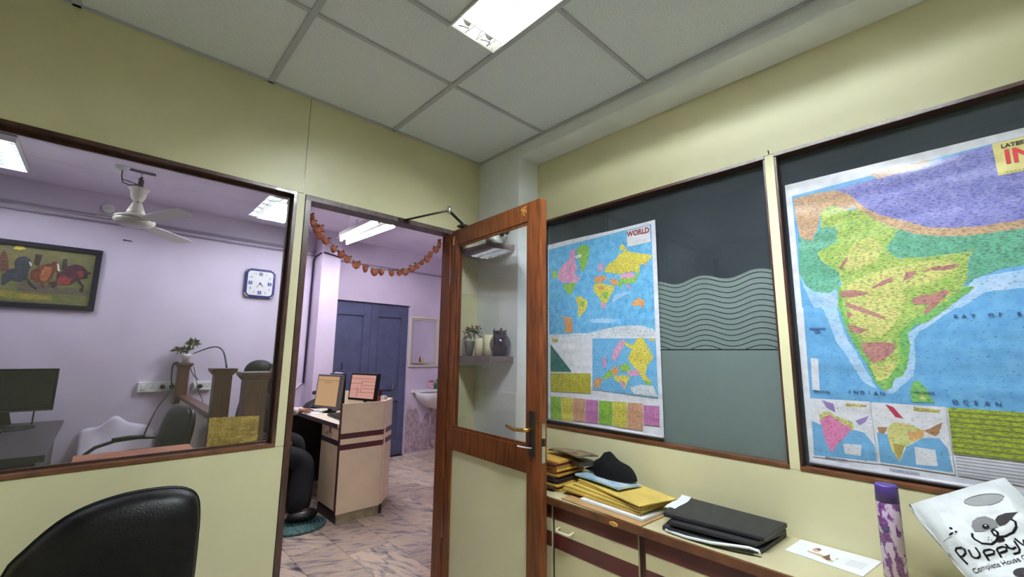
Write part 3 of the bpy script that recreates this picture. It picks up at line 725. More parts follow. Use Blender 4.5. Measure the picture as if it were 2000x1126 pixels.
co = thing('ceiling_office', (-.4, 1.7, HC), kind='structure')
box('slab', LILACC, co, -3.6, 2.75, 0.05, 3.5, HC, HC+.12)

# surface conduits along the far wall
def conduit(z, r, x0, x1, label):
    t = MB().box(x0, x1, YB-.016, YB, z-r, z+r).build('conduit', mat('painted_conduit', (150, 138, 156), .6), None)
    return tag(t, label, 'conduit', 'conduits along the lilac wall')
conduit(2.520, .014, -3.5, .175, 'thick lilac painted conduit running the wall below the ceiling')
conduit(2.470, .007, -3.5, .175, 'thin lilac conduit just below the thick one on the wall')
conduit(2.455, .012, .385, 1.98, 'lilac conduit above the blue double door')
cb = MB().tube([(.155, YB-.012, .98), (.158, YB-.012, 1.6), (.158, YB-.012, 2.40), (.166, 3.30, 2.45), (.172, 3.14, 2.468), (.20, 3.088, 2.470), (.30, 3.088, 2.455), (.38, 3.088, 2.44)], .010, 8).build('power_cable', mat('dark_blue_cable', (36, 34, 62), .5), None, smooth=True)
tag(cb, 'dark blue cable climbing beside the pillar and over it', 'cable')
cb = MB().tube([(.135, YB-.010, .98), (.06, YB-.010, .90), (.02, YB-.010, .86)], .008, 6).build('white_conduit', WHITE, None)
tag(cb, 'short white slanting conduit below the dark blue cable', 'conduit')

# blue double door
d2 = thing('door_2', (.95, YB, 0), kind='structure')
BLUE = mat('slate_blue_paint', (82, 88, 115), .45, var=.08, vscale=9, bump=.05)
yd = 3.39
for x0, x1 in ((.405, .945), (.948, 1.485)):
    lf = MB().box(x0, x1, yd+.020, yd+.045, .012, 1.970).build('leaf', BLUE, d2)
    for a, b in ((x0, x0+.10), (x1-.10, x1)):
        box('stile', BLUE, lf, a, b, yd, yd+.020, .012, 1.970, .002)
    for z0, z1 in ((.012, .20), (.70, .84), (1.80, 1.970)):
        box('rail', BLUE, lf, x0+.10, x1-.10, yd, yd+.020, z0, z1, .002)
bt = MB().box(.45, .462, yd-.012, yd, 1.02, 1.18).build('bolt', BLUE, d2)
box('bolt', DKMETAL, d2, .60, .606, yd-.010, yd, 1.12, 1.20)
box('latch', CHROME, d2, 1.295, 1.305, yd-.012, yd, .86, .93)
MB().tube([(1.08, yd-.006, .845), (1.28, yd-.006, .845)], .008, 6).build('drop_bar', mat('drop_bar_dark', (38, 36, 44), .4), d2)

# framed mirror
mr = thing('wall_mirror', (1.73, YB, 1.14), 'small mirror in a cream moulded frame beside the blue door', 'mirror')
CRF = mat('cream_moulding', (210, 204, 186), .4)
X0, X1, Z0, Z1 = 1.485, 1.965, 1.145, 1.838
for k, (o_, y_) in enumerate(((0, .022), (.034, .012))):
    a, b, c, d = X0+o_, X1-o_, Z0+o_, Z1-o_
    wdt = .030 if k == 0 else .018
    box('frame_rail', CRF, mr, a, b, YB-y_, YB-.002, d-wdt, d, .003); box('frame_rail', CRF, mr, a, b, YB-y_, YB-.002, c, c+wdt, .003)
    box('frame_stile', CRF, mr, a, a+wdt, YB-y_, YB-.002, c+wdt, d-wdt, .003); box('frame_stile', CRF, mr, b-wdt, b, YB-y_, YB-.002, c+wdt, d-wdt, .003)
box('mirror_line', BLACK, mr, X0+.050, X1-.050, YB-.0075, YB-.002, Z0+.050, Z1-.050)
box('mirror_glass', mat('silvered_glass', (225, 225, 228), .04, metal=1.0), mr, X0+.056, X1-.056, YB-.009, YB-.0075, Z0+.056, Z1-.056)
box('ledge', CRF, mr, X0+.04, X0+.25, YB-.05, YB-.009, Z0+.055, Z0+.062)
br = MB().lathe([(.014, 0), (.016, .03), (.008, .055), (.010, .075)], (X0+.20, YB-.035, Z0+.0625), 10).build('shaving_brush', mat('tan_bristle', (206, 150, 104), .6), None, smooth=True)
tag(br, 'small tan brush standing on the mirror ledge', 'brush')

# wash basin
bs = thing('wash_basin', (1.80, 3.2, .60), 'white ceramic wash basin on the wall beside the blue door', 'basin')
CER = mat('white_ceramic', (224, 222, 220), .2)
def bring(w, d, z): 
    o = []
    for i in range(24):
        t = 2*math.pi*i/24; c, s = math.cos(t), math.sin(t)
        o.append((1.84+w*math.copysign(abs(c)**.6, c), YB-.20+d*math.copysign(abs(s)**.6, s), z))
    return o
b_ = MB(); rings = [bring(.10, .10, .60), bring(.20, .15, .66), bring(.27, .19, .74), bring(.285, .198, .80), bring(.28, .195, .81), bring(.24, .16, .805), bring(.17, .11, .72), bring(.05, .04, .68)]
for r in rings: b_.v += r
for i in range(len(rings)-1):
    for j in range(24): b_.f.append((i*24+j, i*24+(j+1) % 24, (i+1)*24+(j+1) % 24, (i+1)*24+j))
b_.f.append(tuple(range(24))[::-1]); b_.f.append(tuple(range(7*24, 8*24)))
b_.build('bowl', CER, bs, smooth=True)
box('rim_shelf', CER, bs, 1.56, 2.12, YB-.07, YB-.001, .80, .835, .006)
MB().tube([(1.78, YB-.16, .62), (1.78, YB-.16, .42), (1.79, YB-.14, .22), (1.83, YB-.10, .10), (1.90, YB-.06, .06)], .016, 8).build('waste_pipe', mat('grey_pipe', (150, 142, 146), .5), bs, smooth=True)
def bottle(name, x, y, z, h, r, m, capm, label, square=False):
    t = thing(name, (x, y, z), label, 'bottle' if not square else 'pack')
    if square: box('carton', m, t, x-r, x+r, y-.02, y+.02, z, z+h, .002); box('flap', capm, t, x-r, x+r, y-.02, y+.02, z+h, z+h+.012, .001)
    else:
        MB().lathe([(r, 0), (r, h*.72), (r*.5, h*.84), (r*.5, h*.86)], (x, y, z), 12).build('bottle_body', m, t, smooth=True)
        MB().lathe([(r*.55, h*.86), (r*.55, h)], (x, y, z), 10).build('cap', capm, t)
    return t
bottle('soap_pack', 1.845, YB-.045, .8355, .10, .032, mat('soap_pack_red', (190, 120, 130), .5, col2=(220, 200, 205), vscale=30), mat('maroon_flap', (140, 34, 50), .5), 'red and white soap pack on the basin', True)
bottle('green_bottle', 1.945, YB-.04, .8355, .13, .026, mat('green_plastic', (52, 120, 66), .3), mat('dark_green_cap', (30, 70, 44), .4), 'small green bottle on the basin beside the soap pack')

# ceiling fan
FC = Vector((-1.488, 2.43, 2.315))
fan = thing('ceiling_fan', (FC.x, FC.y, FC.z-.04), 'off white three-bladed ceiling fan hanging on a rod', 'fan')
FANM = mat('fan_enamel', (222, 216, 200), .3)
MB().lathe([(.03, .062), (.06, .058), (.125, .032), (.128, .020), (.122, .016), (.128, .010), (.128, -.004), (.105, -.028), (.05, -.036)], FC, 28).build('motor', FANM, fan, smooth=True)
MB().lathe([(.122, .0125), (.1295, .012), (.1295, .014), (.122, .0145)], FC, 28, caps=False).build('motor_ring', mat('fan_brown_line', (110, 84, 66), .4), fan)
MB().lathe([(.062, .055), (.055, .085), (.036, .13), (.030, .15)], FC, 22).build('lower_cup', FANM, fan, smooth=True)
MB().lathe([(.026, .16), (.045, .19), (.052, .24), (.066, .26), (.066, .268)], FC, 22).build('upper_cup', FANM, fan, smooth=True)
MB().tube([FC+Vector((0, 0, .03)), FC+Vector((.005, .01, .37))], .009, 8).build('rod', DKMETAL, fan)
MB().obox(FC+Vector((.004, .01, .31)), (.03, .02, .05), RZ(20)).build('clamp', DKMETAL, fan)
MB().obox(FC+Vector((.004, .01, .345)), (.05, .014, .014), RZ(60)).build('bolt', DKMETAL, fan)
MB().tube([FC+Vector((.005, .01, .36)), FC+Vector((.002, .05, .425))], .006, 6).build('hook', WHITE, fan)
for a in (-66, 54, 174):
    M = RZ(a) @ Matrix.Rotation(math.radians(-11), 3, 'X')
    b = MB()
    pts = [(.16, -.045), (.30, -.060), (.56, -.066), (.64, -.060), (.645, .03), (.60, .060), (.30, .056), (.16, .040)]
    b.prism([FC + M @ Vector((x, y, 0)) for x, y in pts], M @ Vector((0, 0, -.003)))
    bl = b.build('blade', FANM, fan)
    MB().obox(FC + M @ Vector((.15, 0, .004)), (.13, .045, .006), M).build('blade_arm', FANM, bl)
rs = thing('ceiling_rose', (-1.602, 2.45, HC-.03), 'white ceiling rose with wires drooping to the fan', 'ceiling rose')
MB().lathe([(.028, -.030), (.036, -.022), (.048, -.004), (.048, 0)], (-1.602, 2.45, HC), 16).build('rose_body', WHITE, rs, smooth=True)
MB().tube([(-1.602, 2.45, HC-.03), (-1.60, 2.45, 2.66), (-1.59, 2.45, 2.615), (-1.55, 2.44, 2.60), (-1.492, 2.44, 2.62)], .0045, 6).build('wire', mat('grey_wire', (90, 84, 92), .5), rs, smooth=True)
MB().tube([(-1.60, 2.45, 2.64), (-1.55, 2.44, 2.63), (-1.49, 2.44, 2.615)], .0035, 6).build('wire', DKMETAL, rs)
MB().tube([(-1.57, 2.45, HC-.008), (-1.50, 2.46, HC-.010), (-1.40, 2.46, HC-.008)], .010, 6).build('ceiling_strap', mat('strap_grey', (110, 100, 116), .6), rs)
jb = thing('junction_box', (-1.66, YB, 2.56), 'round white box high on the lilac wall behind the fan', 'junction box')
MB().lathe([(.045, 0), (.045, .018), (.040, .024)], (-1.662, YB, 2.603), 20, Matrix.Rotation(math.pi/2, 3, 'X')).build('cover', WHITE, jb, smooth=True)
MB().lathe([(.014, .024), (.014, .030)], (-1.662, YB, 2.603), 12, Matrix.Rotation(math.pi/2, 3, 'X')).build('knob', WHITE, jb)
nk = MB().tube([(-1.53, YB, 2.335), (-1.53, YB-.03, 2.332), (-1.505, YB-.035, 2.330), (-1.47, YB-.03, 2.326)], .005, 6).build('wall_hook', DKMETAL, None)
tag(nk, 'little bent hook in the lilac wall below the fan', 'hook')

# louvred office lights
OT = emis('office_tube_glow', (240, 238, 255), OFFICE_LAMP)
def office_light(x0, x1, y0, y1, label):
    t = thing('louvre_light', ((x0+x1)/2, (y0+y1)/2, HC-.06), label, 'light', 'louvred lights in the lilac office')
    LH = mat('lamp_inside', (150, 154, 152), .5)
    box('housing', LH, t, x0, x1, y0, y1, HC-.012, HC)
    for a, b, c, d in ((x0, x0+.006, y0, y1), (x1-.006, x1, y0, y1), (x0+.006, x1-.006, y0, y0+.006), (x0+.006, x1-.006, y1-.006, y1)):
        box('rim', WHITEENAMEL, t, a, b, c, d, HC-.052, HC-.012)
    xc = (x0+x1)/2
    box('divider', WHITEENAMEL, t, xc-.002, xc+.002, y0+.006, y1-.006, HC-.044, HC-.036)
    for x in ((x0+xc)/2, (x1+xc)/2):
        MB().tube([(x, y0+.02, HC-.0245), (x, y1-.02, HC-.0245)], .0115, 10).build('tube', OT, t, smooth=True)
    LB = mat('louvre_alu', (92, 98, 96), .5)
    n = int((y1-y0)/.046)
    for j in range(1, n):
        y = y0+(y1-y0)*j/n
        box('louvre_blade', LB, t, x0+.006, xc-.002, y-.005, y+.005, HC-.051, HC-.037)
        box('louvre_blade', LB, t, xc+.002, x1-.006, y-.005, y+.005, HC-.051, HC-.037)
    return t
office_light(-2.43, -2.135, 2.30, 2.98, 'louvred light at the left, above the horse painting')
office_light(-.555, -.285, 2.30, 2.98, 'louvred light near the clock, beyond the window corner')
# open batten light seen through the doorway
ol = thing('batten_light', (.25, 2.15, 2.49), 'open twin tube batten glowing above the doorway desk', 'light')
BT = emis('batten_tube_glow', (240, 238, 255), OFFICE_LAMP*.85)
for x0_, x1_, ya, yb, z, r in ((.166, .165, 1.69, 2.546, 2.52, .012), (.272, .332, 1.68, 2.646, 2.52, .015)):
    MB().tube([(x1_, ya, z), (x0_, yb, z)], r, 10).build('tube', BT, ol, smooth=True)
    MB().hexa([(x1_-.02, ya-.03, z+.035), (x1_+.02, ya-.03, z+.035), (x0_+.02, yb+.03, z+.035), (x0_-.02, yb+.03, z+.035)],
              [(x1_-.02, ya-.03, z+.075), (x1_+.02, ya-.03, z+.075), (x0_+.02, yb+.03, z+.075), (x0_-.02, yb+.03, z+.075)]).build('batten', WHITEENAMEL, ol)
    for sg in (-1, 1):
        a_, b_ = (x1_+sg*.010, z+.030), (x1_+sg*.042, z+.004)
        dxx = x0_-x1_
        MB().hexa([(a_[0], ya-.02, a_[1]), (b_[0], ya-.02, b_[1]), (b_[0]+dxx, yb+.02, b_[1]), (a_[0]+dxx, yb+.02, a_[1])],
                  [(a_[0], ya-.02, a_[1]+.003), (b_[0], ya-.02, b_[1]+.003), (b_[0]+dxx, yb+.02, b_[1]+.003), (a_[0]+dxx, yb+.02, a_[1]+.003)]).build('reflector', WHITEENAMEL, ol)
    for xx, yy in ((x1_, ya-.012), (x0_, yb+.012)):
        box('lamp_holder', WHITE, ol, xx-.012, xx+.012, yy-.010, yy+.010, z-.02, z+.035)
    for f_ in (.2, .8):
        xx, yy = x1_+(x0_-x1_)*f_, ya+(yb-ya)*f_
        box('hanger', WHITE, ol, xx-.008, xx+.008, yy-.008, yy+.008, z+.075, HC)

# wall clock
ck = thing('wall_clock', (-.382, YB, 1.90), 'square blue and silver wall clock with blue numeral tiles', 'clock')
CX, CZ = -.384, 2.062
def rsq(w, h, r, n=6):
    o = []
    for sx, sz, a0 in ((1, 1, 0), (-1, 1, 90), (-1, -1, 180), (1, -1, 270)):
        for i in range(n+1):
            a = math.radians(a0+90*i/n); o.append((CX+sx*(w-r)+r*math.cos(a), CZ+sz*(h-r)+r*math.sin(a)))
    return o
MB().prism([(x, YB-.001, z) for x, z in rsq(.148, .158, .05)], (0, -.030, 0)).build('case', mat('clock_blue', (40, 40, 104), .25, coat=.5), ck, bevel=.006)
for sx, sz in ((1, 1), (-1, 1), (-1, -1), (1, -1)):
    c = (CX+sx*.100, CZ+sz*.110); a0 = {(1, 1): 0, (-1, 1): 90, (-1, -1): 180, (1, -1): 270}[(sx, sz)]
    MB().tube([(c[0]+.040*math.cos(math.radians(a0+a)), YB-.031, c[1]+.040*math.sin(math.radians(a0+a))) for a in range(5, 90, 12)], .007, 8).build('silver_corner', CHROME, ck, smooth=True)
fc = MB().prism([(x, YB-.031, z) for x, z in rsq(.122, .132, .035)], (0, -.002, 0)).build('dial', mat('clock_dial', (214, 212, 212), .4), ck)
CBL = mat('numeral_blue', (52, 66, 142), .4)
for n_ in range(1, 13):
    a = math.radians(90-30*n_); m_ = max(abs(math.cos(a)), abs(math.sin(a)))
    px_, pz_ = CX+.094*math.cos(a)/m_, CZ+.102*math.sin(a)/m_
    if n_ in (2, 4, 8, 10): px_ = CX+math.copysign(.092, math.cos(a)); pz_ = CZ+math.copysign(.060, math.sin(a))
    if n_ in (1, 5, 7, 11): px_ = CX+math.copysign(.056, math.cos(a)); pz_ = CZ+math.copysign(.102, math.sin(a))
    if n_ % 3 == 0:
        box('numeral_tile', CBL, fc, px_-.018, px_+.018, YB-.0345, YB-.033, pz_-.018, pz_+.018)
        text('numeral', str(n_), .030, (px_, YB-.0350, pz_), (1, 0, 0), (0, 0, 1), WHITE, fc)
    else: text('numeral', str(n_), .032, (px_, YB-.0338, pz_), (1, 0, 0), (0, 0, 1), INK, fc)
def hand(name, ang, L_, w_, y_):
    a = math.radians(90-ang); d = Vector((math.cos(a), 0, math.sin(a))); q = Vector((-d.z, 0, d.x)); c = Vector((CX, y_, CZ))
    MB().prism([c-d*.012-q*w_, c-d*.012+q*w_, c+d*L_+q*w_*.5, c+d*L_-q*w_*.5], (0, -.001, 0)).build(name, INK, ck)
hand('hour_hand', 137, .048, .004, YB-.0362); hand('minute_hand', 214, .066, .003, YB-.0376)
MB().lathe([(.006, 0), (.006, .004)], (CX, YB-.0362, CZ), 10, Matrix.Rotation(math.pi/2, 3, 'X')).build('hub', INK, ck)

# painting of running horses
pc = thing('horse_painting', (-2.27, YB, 1.66), 'dark framed painting of galloping horses on the lilac wall', 'painting')
PX0, PX1, PZ0, PZ1 = -2.90, -1.652, 1.660, 2.206
FR = mat('painting_frame', (34, 28, 46), .35, var=.2, vscale=30)
fw = .042
box('frame_rail', FR, pc, PX0, PX1, YB-.028, YB-.001, PZ1-fw, PZ1, .003); box('frame_rail', FR, pc, PX0, PX1, YB-.028, YB-.001, PZ0, PZ0+fw, .003)
box('frame_stile', FR, pc, PX0, PX0+fw, YB-.028, YB-.001, PZ0+fw, PZ1-fw, .003); box('frame_stile', FR, pc, PX1-fw, PX1, YB-.028, YB-.001, PZ0+fw, PZ1-fw, .003)
box('canvas', mat('canvas_ground', (96, 98, 74), .6, var=.15, vscale=14), pc, PX0+fw, PX1-fw, YB-.014, YB-.004, PZ0+fw, PZ1-fw)
HM = dict(hsky=((104, 104, 76), (128, 120, 70)), hgrassy=((98, 104, 58), (124, 118, 78)), hyel=((168, 142, 62), (120, 128, 58)), hmist=((142, 128, 66), (110, 104, 64)),
          hdust=((112, 96, 86), (88, 84, 66)), hsun=((232, 208, 70), (220, 200, 80)), hred=((90, 54, 54), (112, 80, 58)), hblack=((48, 50, 60), (70, 74, 80)),
          hdark=((44, 40, 42), (70, 58, 56)), hbrown=((128, 74, 46), (88, 44, 40)), hbrownl=((178, 112, 70), (140, 80, 52)), hwhite=((224, 218, 208), (206, 196, 186)),
          hdkred=((92, 44, 52), (62, 40, 56)), hred2=((158, 66, 60), (120, 50, 54)), hblack2=((40, 36, 44), (58, 48, 54)))
def brush(name, c1, c2):
    return mat('paint_'+name, c1, .55, col2=c2, vscale=34, stretch=(1, 1, 1.6), bump=.2, bscale=60)
lay = 0
def clipx(x): return min(max(x/1000, PX0+fw), PX1-fw)
for nm, pts in HORSE_PRINT:
    lay += 1; y = YB-.0142-lay*.0003
    P_ = [(clipx(x if x > -2255 else -2855), y, min(max(z/1000, PZ0+fw), PZ1-fw)) for x, z in (pts if nm in ('hsky', 'hgrassy') else wander([(a_, b_) for a_, b_ in pts], 9.0, 1.8))]
    MB().poly(P_).build('paint_patch', brush(nm, *HM[nm]), pc)

# switchboards with plugs
def switchboard(x0, x1, z0, z1, label, plugs):
    t = thing('switchboard', ((x0+x1)/2, YB, z0), label, 'socket board', 'socket boards under the clock wall')
    box('plate', WHITE, t, x0, x1, YB-.035, YB-.001, z0, z1, .004)
    n = 4; w = (x1-x0)/n
    for i in range(n):
        xc = x0+w*(i+.5); zc = (z0+z1)/2
        if i in plugs:
            p = MB().lathe([(.020, 0), (.020, .03), (.012, .045)], (xc, YB-.035, zc), 12, Matrix.Rotation(math.pi/2, 3, 'X')).build('plug', BLACK, t, smooth=True)
        elif i == 0:
            box('switch', WHITEENAMEL, t, xc-.012, xc+.012, YB-.041, YB-.035, zc-.022, zc+.022, .002)
        else:
            for dx, dz in ((0, .014), (-.011, -.008), (.011, -.008)):
                MB().lathe([(.0042, 0), (.0042, .0012)], (xc+dx, YB-.035, zc+dz), 8, Matrix.Rotation(math.pi/2, 3, 'X')).build('socket_hole', BLACK, t)
    return t
switchboard(-1.285, -1.005, .945, 1.035, 'white socket board with two black plugs left of the wooden posts', (2, 3))
switchboard(-.875, -.725, .945, 1.025, 'white socket board between the wooden posts', (1,))
def cable(path, r, m, label, name='cable'):
    P = [Vector(p) for p in path]; out = []
    for i in range(len(P)-1):
        p0, p1, p2, p3 = P[max(i-1, 0)], P[i], P[i+1], P[min(i+2, len(P)-1)]
        for k in range(6):
            t = k/6; out.append(.5*((2*p1)+(-p0+p2)*t+(2*p0-5*p1+4*p2-p3)*t*t+(-p0+3*p1-3*p2+p3)*t**3))
    out.append(P[-1])
    return tag(MB().tube(out, r, 6).build(name, m, None, smooth=True), label, 'cable')
cable([(-1.018, 3.19, 1.215), (-1.06, 3.20, 1.20), (-1.055, 3.25, 1.06), (-1.04, YB-.085, 1.0)], .006, BLACK, 'black cable from the plant post down to the socket board')
cable([(-1.04, YB-.075, .985), (-1.07, 3.2, .93), (-1.15, 3.1, .80), (-1.22, 3.0, .6)], .006, BLACK, 'black cable trailing from the socket board behind the chair')
cable([(-.91, 3.26, 1.30), (-.86, 2.6, 1.36), (-.885, 2.0, 1.33), (-.915, 1.62, 1.214)], .006, BLACK, 'black cable arching from the potted plant to the middle post')
cable([(-.93, 3.31, 1.2), (-.885, 3.32, 1.1), (-.845, YB-.092, 1.05)], .004, BLACK, 'thin cable behind the plant post to the second socket board')
cable([(-.90, 3.22, 1.18), (-.84, 3.21, .95), (-.80, 3.20, .85), (-.78, 3.20, .7)], .003, DKMETAL, 'thin grey wire dropping between the posts')

# posts and low partition between the work places
PW = wood('post_wood', (98, 60, 48), .4, .75, .05)
def post(x, y, w, label):
    t = thing('partition_post', (x, y, 0), label, 'post', 'wooden partition posts')
    h = w/2
    box('shaft', PW, t, x-h, x+h, y-h, y+h, 0, 1.165, .004)
    MB().hexa([(x-h-.002, y-h-.002, 1.165), (x+h+.002, y-h-.002, 1.165), (x+h+.002, y+h+.002, 1.165), (x-h-.002, y+h+.002, 1.165)],
              [(x-h-.02, y-h-.02, 1.19), (x+h+.02, y-h-.02, 1.19), (x+h+.02, y+h+.02, 1.19), (x-h-.02, y+h+.02, 1.19)]).build('moulding', PW, t)
    box('cap', PW, t, x-h-.024, x+h+.024, y-h-.024, y+h+.024, 1.19, 1.210, .004)
    return t
post(-.972, 3.26, .09, 'wooden post by the far wall carrying the potted plant')
post(-.945, 1.56, .10, 'middle wooden post with a cable reaching its cap')
post(-.91, .86, .11, 'nearest wooden post just behind the gold sheet on the glass')
lowp = thing('low_partition', (-.955, 2.4, 0), 'low cream partition with wooden top rail between two posts', 'partition')
box('infill_panel', mat('pale_peach_board', (214, 192, 176), .5, var=.04), lowp, -.975, -.935, 1.615, 3.21, 0, .885)
box('top_rail', PW, lowp, -.995, -.915, 1.613, 3.212, .885, .912, .004)
tag(lowp, None)
pp = thing('potted_plant', (-.965, 3.25, 1.211), 'small leafy plant in a white pot on the far post', 'plant')
MB().lathe([(.032, 0), (.040, .07), (.042, .085), (.036, .085)], (-.965, 3.25, 1.211), 16).build('pot', WHITE, pp, smooth=True)
LEAF = mat('plant_green', (62, 74, 42), .5, col2=(98, 104, 62), vscale=40)
def leaves(c, n, rad, size, squash=.75):
    b = MB(); c = Vector(c)
    for i in range(n):
        d = Vector((random.gauss(0, 1), random.gauss(0, 1), random.gauss(0, 1)*squash+.2)).normalized()
        p = c + Vector((d.x*rad[0], d.y*rad[1], d.z*rad[2]))*random.uniform(.35, 1)
        q = Vector((random.gauss(0, 1), random.gauss(0, 1), random.gauss(0, 1))).cross(d).normalized(); s_ = size*random.uniform(.7, 1.3)
        nrm = d.cross(q)*s_*.12
        b.add([p-d*s_*.5, p+q*s_*.32+nrm, p+d*s_*.6, p-q*s_*.32+nrm, p-nrm], [(0, 1, 4), (1, 2, 4), (2, 3, 4), (3, 0, 4)])
    return b
leaves((-.995, 3.25, 1.335), 110, (.085, .06, .035), .030).build('foliage', LEAF, pp)
leaves((-.925, 3.25, 1.40), 80, (.065, .05, .05), .030).build('foliage', LEAF, pp)
MB().tube([(-.965, 3.25, 1.29), (-.955, 3.25, 1.34), (-.93, 3.25, 1.40)], .005, 6).build('stem', mat('stem_brown', (70, 60, 40), .7), pp)

# desk with a dark monitor at the left
dk = thing('office_desk', (-2.4, 2.4, 0), 'dark grey desk carrying the black monitor at the left', 'desk')
DESKM = mat('dark_desk_laminate', (62, 56, 60), .4, var=.1, vscale=8)
box('desk_top', DESKM, dk, -3.0, -1.725, 1.60, 3.26, .722, .750, .003)
box('edge_band', mat('desk_edge', (40, 40, 40), .5), dk, -3.0, -1.722, 1.590, 1.600, .715, .752)
box('side_panel', mat('desk_side', (52, 56, 52), .5), dk, -1.80, -1.76, 1.68, 3.2, 0, .722)
box('side_panel', mat('desk_side', (52, 56, 52), .5), dk, -2.96, -2.92, 1.68, 3.2, 0, .722)
box('modesty_panel', DESKM, dk, -2.92, -1.80, 3.15, 3.18, .2, .722)
mo = thing('monitor', (-2.1, 2.95, .751), 'black switched-off monitor on the dark grey desk', 'monitor')
box('screen_housing', BLACK, mo, -2.36, -1.785, 2.96, 3.0, .862, 1.178, .006)
box('screen', mat('dark_screen', (30, 28, 32), .25), mo, -2.345, -1.80, 2.9575, 2.96, .885, 1.163)
box('chin_line', mat('bezel_grey', (50, 48, 54), .35), mo, -2.345, -1.80, 2.9570, 2.9595, .864, .876)
MB().prism([(-2.13, 2.99, .77), (-1.99, 2.99, .77), (-2.02, 2.99, .90), (-2.10, 2.99, .90)], (0, .02, 0)).build('stand_neck', BLACK, mo)
MB().tube([(-1.885, 3.0, .765), (-1.885, 3.0, .87)], .005, 6).build('cable', BLACK, mo)
MB().lathe([(.19, 0), (.19, .010), (.12, .020), (.04, .024)], (-2.05, 2.93, .751), 24).build('stand_foot', BLACK, mo, smooth=True)
ms = MB().ball((-2.02, 2.62, .772), (.030, .05, .020), 12, 8).build('mouse', mat('glossy_black', (24, 24, 26), .15), None, smooth=True); tag(ms, 'shiny black mouse on the dark grey desk', 'mouse')

# visitor chair with tube arms in the office
oc = thing('tube_arm_chair', (-1.25, 1.95, 0), 'black leatherette chair with bent tube arms beyond the window', 'chair')
def chair_back(name, parent, c, n, up, w, h, th, m):
    c = Vector(c); n = Vector(n).normalized(); up = Vector(up).normalized(); sd = up.cross(n).normalized()
    O = []
    for i in range(32):
        t = 2*math.pi*i/32; cs_, sn = math.cos(t), math.sin(t)
        O.append(c+sd*(w/2*math.copysign(abs(cs_)**.45, cs_))*(1-.12*max(0, sn))+up*(h/2*math.copysign(abs(sn)**.5, sn)))
    return MB().pillow(O, n, [(.3, -th*.52), (.75, -th*.5), (.93, -th*.36), (1, -th*.1), (1, th*.1), (.93, th*.36), (.75, th*.5), (.3, th*.55)]).build(name, m, parent, smooth=True)
chair_back('backrest', oc, (-1.135, 1.93, .70), (-1, -.25, .18), (.18, 0, 1), .46, .50, .07, LEATHER2)
chair_back('seat', oc, (-1.38, 1.93, .44), (0, 0, 1), (-1, 0, 0), .48, .46, .08, LEATHER2)
TUBEM = mat('black_tube', (22, 20, 24), .35)
for y0 in (1.67, 2.26):
    pth = [(-1.15, y0, .69), (-1.30, y0, .700), (-1.42, y0, .692), (-1.52, y0, .66), (-1.60, y0, .59), (-1.62, y0, .48), (-1.60, y0, .10), (-1.58, y0, .012)]
    MB().tube(pth, .012, 8).build('arm_tube', TUBEM, oc, smooth=True)
    MB().tube([(-1.15, y0, .69), (-1.13, y0, .4), (-1.10, y0, .012)], .012, 8).build('leg', TUBEM, oc)
    MB().tube([(-1.13, y0, .40), (-1.61, y0, .40)], .010, 8).build('side_rail', TUBEM, oc)
    MB().tube([(-1.26, y0, .706), (-1.36, y0, .706), (-1.44, y0, .698)], .014, 8).build('arm_pad', BLACK, oc, smooth=True)
MB().tube([(-1.13, 1.67, .40), (-1.13, 2.26, .40)], .010, 8).build('cross_rail', TUBEM, oc)

# crumpled white sheeting heaped at the foot of the wall, as things against the far wall
sh = MB().grid(lambda a, b: (-1.62+a*.50, YB-.02-.22*(1-b)**1.2-.02*noise.noise(Vector((a*4, b*4, 2.0))), .01+b*(.58+.05*noise.noise(Vector((a*3.5, 0, 4.0)))+.12*math.sin(a*2.6+.4))+.015*noise.noise(Vector((a*6, b*3, 5.0)))), 24, 20).build('plastic_sheet', mat('white_polythene', (206, 196, 210), .5), None, smooth=True)
sm = sh.modifiers.new('thickness', 'SOLIDIFY'); sm.thickness = .002
tag(sh, 'crumpled white plastic sheet hung against the wall below the sockets', 'plastic sheet')

# ledge behind the window and gold sheet stuck on its glass
lg = thing('ledge', (-1.43, .12, .93), 'narrow orange wooden ledge fixed behind the big window', 'ledge')
OR = mat('orange_veneer', (206, 122, 66), .4, col2=(180, 96, 50), vscale=10, stretch=(1, 8, 1))
for x0, x1 in ((-1.590, -1.532), (-1.530, -1.272)):
    box('board', OR, lg, x0, x1, .062, .175, .940, .966, .002)
box('bracket', OR, lg, -1.50, -1.48, .058, .15, .86, .940); box('bracket', OR, lg, -1.34, -1.32, .058, .15, .86, .940)
GT = mat('gold_packing_tape', (160, 138, 70), .3, col2=(120, 100, 48), vscale=24, bump=1.0, bscale=45, metal=.1)
gs = MB().grid(lambda a, b: (-1.236+a*.168+.002*noise.noise(Vector((b*14, 3.0, 0))), .0415-.0012*abs(noise.noise(Vector((a*9, b*9, 1.0)))), .9625+b*(.112+.003*noise.noise(Vector((a*22, 0, 7.0)))-.006*a)), 40, 16).build('gold_sheet', GT, None)
sm = gs.modifiers.new('thickness', 'SOLIDIFY'); sm.thickness = .0006
tag(gs, 'crinkled gold tape sheet stuck low on the window glass', 'tape')

